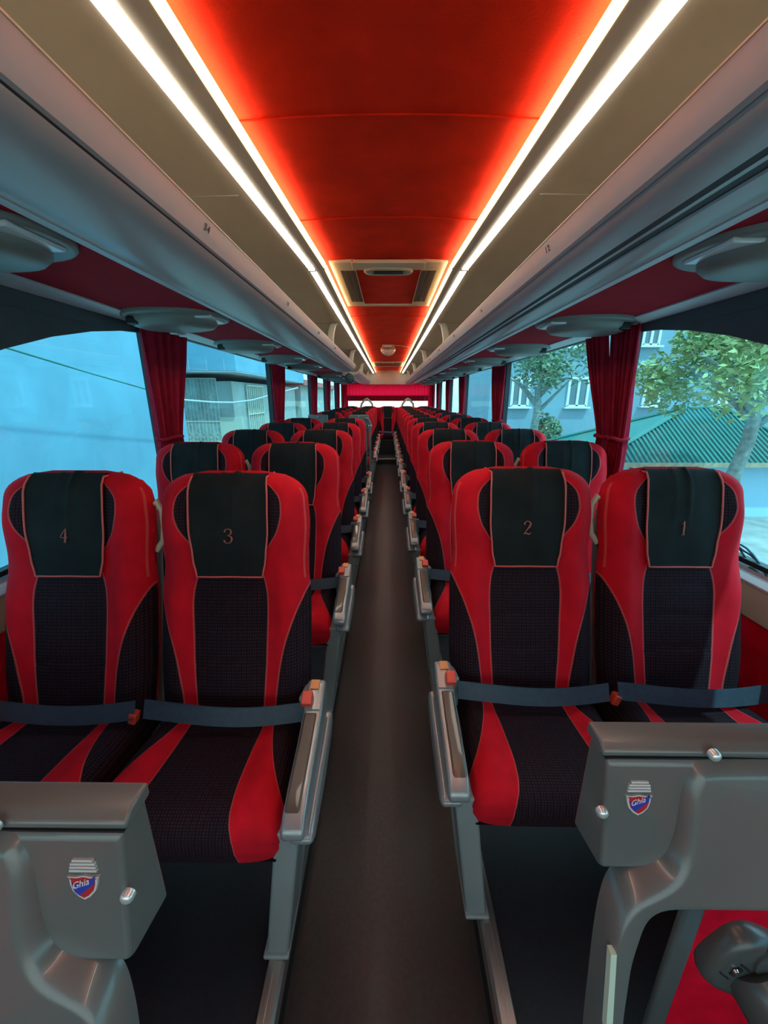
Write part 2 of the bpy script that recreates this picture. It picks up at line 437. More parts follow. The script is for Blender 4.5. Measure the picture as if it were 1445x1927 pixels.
b = B(); b.box((0, 10.42, 1.06), (2.3, .50, .04)); b.box((0, 10.18, .55), (2.3, .03, 1.02))
structure(obj('trim_rear_shelf', b, M_redwall, bevel=.01), 'red carpeted shelf behind the rear bench', 'trim')
# front wall with the windscreen behind the viewer
b = B(); b.box((0, Y0-.03, .22), (2.5, .06, .76)); b.box((0, Y0-.03, 2.03), (2.5, .06, .24))
structure(obj('wall_front', b, M_cons, smooth=0), 'front wall below the windscreen', 'wall')
b = B(); b.box((0, Y0-.03, 1.26), (2.4, .008, 1.34)); structure(obj('window_14', b, M_glassf, smooth=0), 'windscreen pane at the front of the coach', 'window')

# underside panels between rack and windows
for s, nm in ((-1, 'left'), (1, 'right')):
    b = B(); rows = []
    P = [(.66, .342), (.80, .346), (1.0, .348), (1.105, .347)]
    for y in [Y0, 2, 4, 6, 8, Y1]: rows.append([(s*x, y, zc(d)) for x, d in P])
    b.loft(rows, False, False)
    structure(obj('ceiling_%s_panel' % nm, b, M_redpan), 'dark red fabric strip under the rack above the windows by seat %d' % (4 if s < 0 else 1), 'ceiling')
    b = B(); b.prism([(s*1.10, zc(.350)), (s*1.097, zc(.341)), (s*1.125, zc(.333)), (s*1.165, zc(.325)), (s*1.172, zc(.333)), (s*1.172, zc(.36))], 'y', Y0, Y1)
    structure(obj('trim_%s_cornice' % nm, b, M_trim), 'pale cornice strip over the windows by seat %d' % (4 if s < 0 else 1), 'trim')

# ================================================================== LIGHTS (LED strips)
SEG = [(-1.55, 2.045), (2.075, 3.375), (3.40, 5.9), (5.92, 9.93)]
SEGW = ['front section', 'section beside the roof hatch', 'third section from the front', 'rearmost section']
for s in (-1, 1):
    side = 'over seat 3' if s < 0 else 'over seat 2'
    for k, (a, c) in enumerate(SEG):
        n = 6
        b = B(); rings = []
        for i in range(n+1):
            y = lerp(a, c, i/n); q = splay(y); x0, x1 = .342*q, .370*q
            rings.append([(s*x0, y, zc(.574)), (s*(x0+.004), y, zc(.568)), (s*(x1-.004), y, zc(.567)), (s*x1, y, zc(.573)), (s*x1, y, zc(.580)), (s*x0, y, zc(.580))])
        b.loft(rings)
        o = obj('light_strip', b, LED_W)
        tag(o, 'white ceiling light strip %s, %s' % (side, SEGW[k]), 'light strip', 'white strips of the ceiling lighting')
        b = B(); b.box((s*.356*splay(c), c-.004, zc(.570)), (.034*splay(c), .012, .012)); obj('end_cap', b, M_beige, o, bevel=.002)
        b = B(); rings = []
        for i in range(n+1):
            y = lerp(a, c, i/n); q = splay(y)
            rings.append([(s*.302*q, y, zc(.580)), (s*.2935*q, y, zc(.581)), (s*.2915*q, y, zc(.586)), (s*.2925*q, y, zc(.601)), (s*.2955*q, y, zc(.601)), (s*.2965*q, y, zc(.588))])
        b.loft(rings); cvl = obj('cove_light', b, LED_Y)
        b = B(); b.loft([[(s*.300*splay(y), y, zc(.5915)), (s*.309*splay(y), y, zc(.5935)), (s*.309*splay(y), y, zc(.5955)), (s*.300*splay(y), y, zc(.5935))] for y in [lerp(a, c, i/n) for i in range(n+1)]])
        obj('led_tape', b, LED_T, cvl)
        tag(cvl, 'warm yellow cove light %s, %s' % (side, SEGW[k]), 'light strip', 'warm cove lights along the red ceiling')

# ================================================================== LUGGAGE RACKS
def rack(s, ya, yb, label, right):
    t = thing('luggage_rack', (s*.8, ya, zc(.36)), label, 'luggage rack', 'overhead luggage racks')
    O = Vector((s*.8, ya, zc(.36)))
    def sh(P): return [(s*x-O.x, zc(d)-O.z) for x, d in P]
    L = yb-ya
    # lip
    P = [(.424, .405), (.4205, .400), (.4205, .396), (.438, .352), (.446, .349), (.452, .352), (.436, .40), (.432, .406)]
    b = B(); b.prism(sh(P), 'y', 0, L); obj('front_lip', b, M_rack, t)
    b = B(); b.prism(sh([(.4195, .401), (.4195, .4045), (.424, .4085), (.431, .4085), (.431, .404)]), 'y', 0, L); obj('edge_strip', b, mat('cream_edge_strip', (.85, .74, .50), .35), t)
    if not right:
        P = [(.4468, .3482), (.452, .3420), (.475, .331), (.52, .324), (.58, .321), (.625, .322), (.64, .327), (.655, .3245), (.685, .329), (.70, .344), (.70, .36), (.452, .36)]
        b = B(); b.prism(sh(P), 'y', 0, L); obj('underside', b, M_rack, t, smooth=60)
        b = B(); b.prism(sh([(.440, .356), (.4450, .3490), (.4475, .3472), (.456, .36)]), 'y', .001, L-.001); obj('groove', b, M_rackd, t)
        b = B(); b.prism(sh([(.655, .3225), (.685, .327), (.702, .342), (.69, .347), (.655, .335)]), 'y', 0, L); obj('outer_trim', b, M_trim, t, smooth=60)
    else:
        P = [(.452, .352), (.456, .345), (.475, .338), (.505, .3345), (.525, .333), (.525, .36), (.452, .36)]
        b = B(); b.prism(sh(P), 'y', 0, L); obj('underside', b, M_rack, t, smooth=60)
        b = B(); b.prism(sh([(.523, .335), (.538, .3325), (.556, .3325), (.580, .333), (.58, .36), (.523, .36)]), 'y', .001, L-.001); obj('groove', b, M_rackd, t)
        b = B(); b.prism(sh([(.541, .3315), (.551, .3315), (.551, .345), (.541, .345)]), 'y', 0, L); obj('rail', b, M_rack, t)
        b = B(); b.prism(sh([(.572, .336), (.575, .328), (.60, .3255), (.63, .3255), (.64, .331), (.655, .3265), (.68, .329), (.70, .344), (.70, .36), (.572, .36)]), 'y', 0, L); obj('lower_band', b, M_rack, t, smooth=60)
        b = B(); b.prism(sh([(.655, .3245), (.685, .328), (.702, .342), (.69, .347), (.655, .335)]), 'y', 0, L); obj('outer_trim', b, M_trim, t, smooth=60)
    b = B(); b.prism(sh([(.436, .366), (.436, .358), (1.15, .358), (1.15, .366)]), 'y', 0, L); obj('rack_floor', b, M_beige, t, smooth=0)
    # hanging brackets
    ys = [y for y in (3.42, 5.25, 7.2, 9.2) if ya+.05 < y < yb-.05]
    for y in ys:
        b = B(); pr = []
        path = [(.405, .5755), (.425, .560), (.437, .52), (.447, .46), (.447, .40), (.440, .37)]
        for w in (-.022, .022):
            pr.append([(s*x-O.x, y+w-O.y, zc(d)-O.z) for x, d in path]+[(s*(x+.05)-O.x, y+w-O.y, zc(d)-O.z) for x, d in path[::-1]])
        b.loft(pr); obj('bracket', b, M_beige, t, bevel=.004)
    for y, w in ((ya, 0), (yb, 1)):
        b = B(); b.prism(sh([(.4225, .403), (.440, .350), (.456, .339), (.52, .3235), (.66, .3225), (.70, .342), (1.14, .352), (1.14, .37), (.455, .37)]), 'y', y-O.y-.006, y-O.y+.006)
        obj('end_panel', b, M_beige, t, bevel=.002)
    return t
RL = rack(-1, -.9, 5.36, 'grey open luggage rack over seats 3 and 4, ending at the middle doorway', False)
RR = rack(1, -.9, 9.96, 'grey open luggage rack with two dark grooves over seats 1 and 2', True)
RL2 = rack(-1, 6.12, 9.96, 'short grey luggage rack behind the middle doorway', False)
def rack_number(t, s, y, txt, size=.021):
    o = Vector((s*.427, y, zc(.380)))
    down = Vector((s*.0175, 0, -.044)).normalized()
    n = Vector((-s*.044, 0, -.0175)).normalized()
    xa = Vector((0, 1, 0)) if s < 0 else Vector((0, -1, 0))
    if xa.cross(-down).dot(n) < 0: xa = -xa
    M = Matrix.Translation(-t.location) @ frame(o+n*.0022, xa, -down, n)
    text_obj('seat_number', txt, size, M, M_number, t, bold=.0002)
for i in range(5):
    rack_number(RL, -1, 1.05+.76*i, '%d %d' % (3+4*i, 4+4*i)) if i < 4 else None
    rack_number(RR, 1, 1.19+.76*i, '%d %d' % (1+4*i, 2+4*i))

# ================================================================== SERVICE UNITS under the racks
def make_pod(s):
    t = thing('reading_light_unit', (0, 0, 0), '', 'reading light')
    # plan: pointed oval, width in x .44, length in y .36; hangs .05
    n = 40
    def ring(kx, ky, z, dx=0):
        r = []
        for i in range(n):
            a = 2*PI*i/n; c, q = math.cos(a), math.sin(a)
            x = .222*kx*math.copysign(abs(c)**.85, c); y = .165*ky*math.copysign(abs(q)**.9, q)
            r.append((s*(x+dx), y, z))
        return r
    b = B(); b.loft([ring(1, 1, .012), ring(1, 1, -.002), ring(.985, .97, -.007), ring(.95, .92, -.009)]); obj('base_plate', b, M_pod, t, smooth=50)
    b = B(); b.loft([ring(.80, .80, -.008, .01), ring(.79, .78, -.026, .01), ring(.74, .70, -.040, .013), ring(.60, .52, -.048, .016), ring(.3, .25, -.050, .016)])
    obj('speaker_hood', b, M_pod, t, smooth=50)
    b = B(); b.box((s*(-.150), -.02, -.011), (.085, .15, .012)); obj('lamp_lens', b, M_lens, t, bevel=.005)
    b = B(); b.box((s*.14, -.07, -.026), (.05, .07, .03)); obj('speaker_slot', b, M_poddark, t, bevel=.006)
    for y in (-.075, .06):
        b = B(); b.lathe([(.001, .0), (.014, .0), (.018, -.006), (.016, -.014), (.001, -.016)], (s*(-.10), y, -.014), 'z', 16); obj('air_nozzle', b, M_chrome if y > 0 else M_poddark, t)
    return t
def place_pods(s, ys, texts):
    p0 = make_pod(s)
    for i, y in enumerate(ys):
        p = p0 if i == 0 else copy_tree(p0)
        p.location = (s*.932, y, zc(.337))
        tag(p, texts[i], 'reading light', 'reading light units under the racks')
ORD = ['first', 'second', 'third', 'fourth', 'fifth', 'sixth', 'seventh', 'eighth', 'ninth', 'tenth', 'eleventh', 'twelfth']
place_pods(-1, [.96+.90*i for i in range(5)], ['oval grey reading light unit, %s from the windscreen on the side of seat 4' % ORD[i] for i in range(5)])
place_pods(-1, [6.45+.88*i for i in range(4)], ['oval grey reading light unit, %s one behind the middle doorway' % ORD[i] for i in range(4)])
place_pods(1, [1.06+.96*i for i in range(10)], ['oval grey reading light unit, %s from the windscreen on the side of seat 1' % ORD[i] for i in range(10)])

# ================================================================== SEATS
def backrest_pt(u, v, front=True):
    """u -1..1, v 0..1 -> local point"""
    top = max(0, (v-.86)/.14)
    w = interp(v, [(0, .214), (.2, .220), (.45, .219), (.62, .210), (.78, .216), (.88, .212), (1, .208)])
    w *= (1-.62*(1-math.sqrt(max(0, 1-top**2.6))))
    y = .175*v + .012*math.sin(PI*v*1.0)
    z = .455 + .670*v
    if v > .9: z += 0
    T = .052*(math.sqrt(max(0, 1-max(0, (v-.90)/.10)**2)))
    a = abs(u)
    e = (max(0, 1-a**7))**.5
    bol = .030*math.exp(-((a-.74)/.20)**2)*interp(v, [(0, .5), (.2, .9), (.45, 1.0), (.6, .5), (.8, 1.0), (.93, .6), (1, 0)])
    cen = .012*math.exp(-(a/.42)**4)*interp(v, [(0, .2), (.2, 1), (.42, .7), (.6, .2), (.8, .8), (1, 0)])
    # stitched arcs across the centre
    for sv in (.20, .34, .475):
        cen -= .005*math.exp(-(((v+.02*(1-min(1, a/.45)**2)*-1-sv))/.010)**2)*(1 if a < .44 else 0)
    # seams beside the red bands
    off = (T+bol+cen)*e if front else -(T*.9)*e
    if not front and a > .999: off = 0
    ca, sa = .966, .259
    x = u*w
    return Vector((x, y-ca*off, z+sa*off*.6))
def make_seat():
    t = thing('coach_seat', (0, 0, 0), '', 'seat', 'coach seats in rows')
    # backrest
    b = B()
    us = lambda a: math.copysign(1-(1-abs(2*a-1))**1.35, 2*a-1)
    b.grid(lambda a, v: backrest_pt(us(a), v), 48, 64, lambda a, v: (us(a)*.5+.5, v))
    b.grid(lambda a, v: backrest_pt(us(a), v, False), 24, 24, lambda a, v: (.995 if a > .5 else .005, .75))
    obj('backrest', b, M_back, t, smooth=60)
    # back shell
    b = B(); rings = []
    for i in range(13):
        v = i/12*.93; w = .205-.03*max(0, (v-.75)/.18)
        y = .175*v+.012*math.sin(PI*v); z = .40+.715*v
        rings.append([(-w, y+.030, z), (-w*.96, y+.060, z), (0, y+.072, z), (w*.96, y+.060, z), (w, y+.030, z), (0, y+.035, z)])
    b.loft(rings); obj('back_shell', b, M_shell, t, smooth=60)
    # cushion
    def cush(a, s):
        u = math.copysign(1-(1-abs(2*a-1))**1.3, 2*a-1); au = abs(u)
        w = interp(s, [(0, .205), (.5, .216), (.8, .219), (1, .214)])
        prof = [(0, (.02, .445)), (.2, (-.07, .452)), (.45, (-.20, .468)), (.62, (-.290, .478)), (.70, (-.330, .478)), (.76, (-.356, .468)), (.82, (-.370, .448)), (.90, (-.373, .415)), (1.0, (-.362, .372))]
        for (s0, p0), (s1, p1) in zip(prof, prof[1:]):
            if s <= s1+1e-9:
                q = (s-s0)/(s1-s0); y, z = lerp(p0[0], p1[0], q), lerp(p0[1], p1[1], q); break
        bol = .020*math.exp(-((au-.78)/.2)**2)*max(0, 1-max(0, (s-.6)/.25))
        dip = -.006*math.exp(-((s-.30+.03*(1-min(1, au/.45)**2))/.014)**2)*(1 if au < .46 else 0)
        edge = (1-max(0, 1-au**6)**.5)
        if s > .7:
            y += edge*.03*min(1, (s-.7)/.15)
        z += bol+dip-edge*.055*(1-max(0, (s-.75)/.25))
        return Vector((u*w, y, z)), u
    b = B()
    V = b.grid(lambda a, s: cush(a, s)[0], 40, 52, lambda a, s: (cush(a, s)[1]*.5+.5, s))
    # skirts and underside
    for col in (0, -1):
        side = [r[col] for r in V]
        low = [b.v((p.co.x*.985, p.co.y+.004, .365)) for p in side]
        for i in range(len(side)-1):
            f = b.face([side[i], side[i+1], low[i+1], low[i]])
            if f:
                for l in f.loops: l[b.uv].uv = (.99, .1)
    nb = [b.v(p) for p in ((-.205, -.355, .366), (.205, -.355, .366), (.20, .02, .366), (-.20, .02, .366))]
    f = b.face(nb)
    for l in f.loops: l[b.uv].uv = (.5, .1)
    obj('cushion', b, M_cush, t, smooth=50)
    b = B(); b.box((0, -.15, .345), (.40, .34, .04)); obj('seat_frame', b, M_shell, t, bevel=.008)
    # headrest cover
    def cover(a, q, lift=.004):
        # q 0 hem at the front .. 1 back hem
        L = [(0, .565), (.42, .80), (.70, .93), (.80, .985)]
        if q <= .80:
            v = interp_lin(q, L); fr = True
        else:
            v = lerp(.985, .80, (q-.80)/.20); fr = False
        hw = interp(v, [(.56, .84), (.64, .93), (.76, 1.0), (.90, 1.0), (.985, .95)])*.110
        x = (2*a-1)*hw
        w = interp(v, [(0, .214), (.2, .220), (.45, .219), (.62, .210), (.78, .216), (.88, .212), (1, .208)])
        top = max(0, (v-.86)/.14); w *= (1-.62*(1-math.sqrt(max(0, 1-top**2.6))))
        p = backrest_pt(max(-1, min(1, x/w)), v, fr)
        n = Vector((0, -.966, .259)) if fr else Vector((0, .9, .3))
        if v > .9:
            k = (v-.9)/.085; n = Vector((0, lerp(n.y, 0 if fr else .4, min(1, k)), lerp(n.z, 1, min(1, k)))).normalized()
        fold = .006*math.exp(-((2*a-1-.08-.10*q)/.045)**2)*min(1, max(0, (q-.25)/.3)) + .0018*math.exp(-((2*a-1+.28-.1*q)/.07)**2)*min(1, max(0, (q-.2)/.3))
        wv = .002*math.sin(9*a+3*q)*(1-q)
        return Vector((x, p.y, p.z))+n*(lift+.004+fold+wv)
    b = B(); b.grid(lambda a, q: cover(a, q), 36, 48); b.grid(lambda a, q: cover(a, q, .0015), 12, 24)
    cv = obj('headrest_cover', b, M_cover, t, smooth=70, flip=True)
    b = B()
    path = [cover(0, .95-i/20*.95, .006) for i in range(21)]+[cover(i/14, 0, .006) for i in range(1, 15)]+[cover(1, i/20*.95, .006) for i in range(1, 21)]
    b.tube(path, .0026, 6); obj('piping', b, M_pipe, cv)
    # belt
    b = B()
    def belt(a, c):
        x = lerp(-.212, .222, a)
        sag = math.sin(PI*a)
        y = -.098-.010*sag; z = .520-.010*sag+.004*math.sin(a*5+1)
        return Vector((x, y+(.5-c)*-.020*1.0, z+(c-.5)*.044))
    b.grid(belt, 20, 3); b.grid(lambda a, c: belt(a, c)+Vector((0, .0025, 0)), 20, 3)
    bl = obj('seat_belt', b, M_belt, t)
    return t
def interp_lin(x, pts):
    for (a, c), (d, e) in zip(pts, pts[1:]):
        if x <= d: return lerp(c, e, (x-a)/(d-a))
    return pts[-1][1]
def add_side(t, s):
    """s: the side (in x) of the aisle, or of the gap for a window seat"""
    bl = [c for c in t.children if c.name.startswith('seat_belt')][0]
    b = B(); b.box((s*.228, -.066, .515), (.020, .020, .040)); bu = obj('buckle', b, M_black, bl, bevel=.003)
    return bu
def aisle_parts(t, s):
    bl = [c for c in t.children if c.name.startswith('seat_belt')][0]
    b = B(); b.box((s*.240, -.128, .590), (.026, .034, .020), rot=Matrix.Rotation(.45, 3, 'X')); o = obj('buckle_button', b, M_btn, bl, bevel=.003)
    # armrest : curved bar with inset pad
    prof = [(-.060, .592), (-.075, .600), (-.105, .592), (-.150, .566), (-.22, .549), (-.31, .534), (-.365, .520), (-.390, .500), (-.392, .482), (-.37, .468), (-.30, .465), (-.16, .475), (-.07, .500), (-.06, .54)]
    b = B(); b.prism(prof, 'x', s*.232, s*.280); ar = obj('armrest', b, M_arm, t, bevel=.010, seg=4)
    b = B(); b.prism([(-.150, .5695), (-.22, .5535), (-.31, .5385), (-.355, .527), (-.372, .513), (-.35, .50), (-.22, .525), (-.150, .54)], 'x', s*.236, s*.268); obj('armrest_pad', b, M_pad, ar, bevel=.005)
    b = B(); b.prism([(-.135, .571), (-.146, .5685), (-.146, .574), (-.135, .578)], 'x', s*.236, s*.274); obj('pad_clip', b, M_arm, ar)
    b = B(); b.box((s*.254, -.088, .5995), (.022, .026, .004), rot=Matrix.Rotation(.25, 3, 'X')); obj('sticker', b, M_stick, ar)
    b = B(); b.prism([(-.06, .49), (-.16, .474), (-.30, .466), (-.36, .458), (-.372, .44), (-.34, .415), (-.20, .41), (-.08, .43), (-.05, .46)], 'x', s*.240, s*.292); obj('side_cover', b, M_arm, t, bevel=.012, seg=4)
    b = B(); b.prism([(-.085, .555), (-.085, .45), (.03, .40), (.06, .44), (.02, .52)], 'x', s*.205, s*.245); obj('hinge_arm', b, M_leg, t, bevel=.008)
    # leg panel
    P = [(-.35, .44), (-.05, .44), (-.08, .34), (-.15, .23), (-.20, .12), (-.215, .024), (-.345, .024), (-.352, .12), (-.350, .30)]
    b = B(); rings = []
    for x in (.205, .258): rings.append([(s*(x+(.44-z)*-.125), y, z) for y, z in P])
    b.loft(rings); lg = obj('leg', b, M_leg, t, bevel=.006)
    b = B(); b.loft([[(s*(x+(.44-z)*-.125), y, z) for y, z in [(-.22, .40), (-.12, .40), (-.19, .24), (-.24, .10), (-.26, .10), (-.25, .26)]] for x in (.23, .264)]); obj('leg_rib', b, M_arm, lg, bevel=.004)
    b = B(); b.box((s*.178, -.28, .030), (.062, .15, .012)); obj('foot_plate', b, M_leg, lg, bevel=.004)
def window_parts(t, s):
    """s: towards the aisle seat"""
    bl = [c for c in t.children if c.name.startswith('seat_belt')][0]
    b = B(); b.box((s*.215, -.095, .495), (.020, .024, .032), rot=Matrix.Rotation(.3, 3, 'Y')); obj('buckle_button', b, M_btn, bl, bevel=.003)
    b = B(); b.tube([(s*.200, .165, 1.02), (s*.219, .160, 1.035), (s*.228, .166, 1.005), (s*.230, .160, .955), (s*.226, .150, .915), (s*.205, .142, .885)], .009, 10); obj('grab_handle', b, M_sillb, t)
    b = B(); b.prism([(-.33, .33), (-.05, .33), (-.14, .15), (-.16, .0), (-.30, .0)], 'x', -s*.14, -s*.17); obj('leg', b, M_leg, t, bevel=.006)

def mk(kind, s):
    t = copy_tree(BASE)
    for c in t.children:          # own copies, shared mesh data
        pass
    if kind == 'aisle': aisle_parts(t, s)
    elif kind == 'window': window_parts(t, s)
    return t
BASE = make_seat()
PROTO = {('aisle', -1): BASE}
# right-hand pair: aisle side is -x; left-hand pair: aisle side is +x
P_ar = mk('aisle', -1); P_wr = mk('window', -1); P_al = mk('aisle', 1); P_wl = mk('window', 1); P_bench = BASE
DIGITS = {
 '1': [[(-.16, .30, .4), (-.02, .42, .6), (.04, .50, 1), (.02, .2, 1.3), (-.03, -.3, 1.3), (-.05, -.46, 1)], [(-.16, -.48, .5), (-.05, -.47, .8), (.07, -.48, .5)]],
 '2': [[(-.22, .24, 1.4), (-.20, .36, 1.0), (-.06, .49, .6), (.12, .46, 1.0), (.22, .30, 1.5), (.16, .10, 1.4), (-.04, -.14, .8), (-.20, -.36, .5), (-.26, -.46, .5), (-.10, -.40, 1.1), (.10, -.47, 1.2), (.24, -.36, .5)]],
 '3': [[(-.24, .28, 1.5), (-.20, .42, .8), (-.02, .50, .6), (.18, .42, 1.1), (.22, .26, 1.4), (.14, .10, .8), (-.04, .03, .5), (.16, -.02, .8), (.27, -.20, 1.5), (.18, -.42, 1.1), (-.04, -.50, .6), (-.22, -.42, .9), (-.27, -.28, 1.6)]],
 '4': [[(.08, .48, .5), (-.12, .16, .8), (-.26, -.12, .6), (0, -.14, .7), (.26, -.12, .5)], [(.10, .48, .6), (.09, .1, 1.4), (.07, -.3, 1.4), (.06, -.46, 1)], [(-.04, -.48, .5), (.16, -.48, .5)]]}
def number_on(t, txt):
    cv = [c for c in t.children if c.name.startswith('headrest_cover')][0]
    p = backrest_pt(0, .735); n = Vector((0, -.966, .259)); up = Vector((0, .259, .966)); h = .040
    b = B()
    for st in DIGITS[txt]:
        P, R = [], []
        for q in range(len(st)-1):
            for k in range(4):
                h0 = k/4; a_, c_ = st[q], st[q+1]
                p0 = st[max(q-1, 0)]; p3 = st[min(q+2, len(st)-1)]
                w_ = [.5*(2*a_[i]+(c_[i]-p0[i])*h0+(2*p0[i]-5*a_[i]+4*c_[i]-p3[i])*h0*h0+(3*a_[i]-p0[i]-3*c_[i]+p3[i])*h0**3) for i in (0, 1)]
                P.append(w_); R.append(lerp(a_[2], c_[2], h0))
        P.append(st[-1][:2]); R.append(st[-1][2])
        b.tube([p+n*.0108+Vector((1, 0, 0))*h*x+up*h*z for x, z in P], [.0019*r for r in R], 6)
    obj('embroidered_number', b, M_numthread, cv)
XS = {2: .415, 1: .875, 3: -.445, 4: -.905}
PR = {2: P_ar, 1: P_wr, 3: P_al, 4: P_wl}
used = set()
def put_seat(col, y, label):
    p = PR[col]
    t = p if col not in used else copy_tree(p)
    first = col not in used; used.add(col)
    t.location = (XS[col], y, 0)
    tag(t, label, 'seat', 'coach seats in rows')
    return t, first
YR = [1.015+.76*i for i in range(11)]
YL = [.935+.76*i for i in range(5)]
YD = [5.965+.76*i for i in range(4)]
kindw = {1: 'window', 4: 'window', 2: 'aisle', 3: 'aisle'}
numbered = []
for col in (1, 2):
    for i, y in enumerate(YR):
        t, first = put_seat(col, y, ('red and black %s seat with %d embroidered on its black headrest cover' % (kindw[col], col)) if i == 0 else 'red and black %s seat, %s behind the seat numbered %d' % (kindw[col], ORD[i-1], col))
        if i == 0: numbered.append((t, col))
for col in (4, 3):
    for i, y in enumerate(YL):
        t, first = put_seat(col, y, ('red and black %s seat with %d embroidered on its black headrest cover' % (kindw[col], col)) if i == 0 else 'red and black %s seat, %s behind the seat numbered %d' % (kindw[col], ORD[i-1], col))
        if i == 0: numbered.append((t, col))
    for i, y in enumerate(YD):
        put_seat(col, y, 'red and black %s seat in the %s row behind the middle doorway' % (kindw[col], ORD[i]))
for t, col in numbered: number_on(t, str(col))
BX = [(-.93, 'at the window on the side of seat 4'), (-.47, 'next to the middle on the side of seat 3'), (-.005, 'in the middle, facing down the aisle'), (.46, 'next to the middle on the side of seat 2'), (.92, 'at the window on the side of seat 1')]
for i, (x, w) in enumerate(BX):
    t = BASE if i == 0 else copy_tree(BASE)
    t.location = (x, 9.76, 0)
    tag(t, 'red and black rear bench seat %s' % w, 'seat', 'seats of the rear bench')
bench_mid = None
b = B(); b.box((0, 9.62, .16), (2.2, .34, .32)); tag(obj('bench_plinth', b, M_floor, bevel=.01), 'dark plinth carrying the rear bench seats', 'plinth')

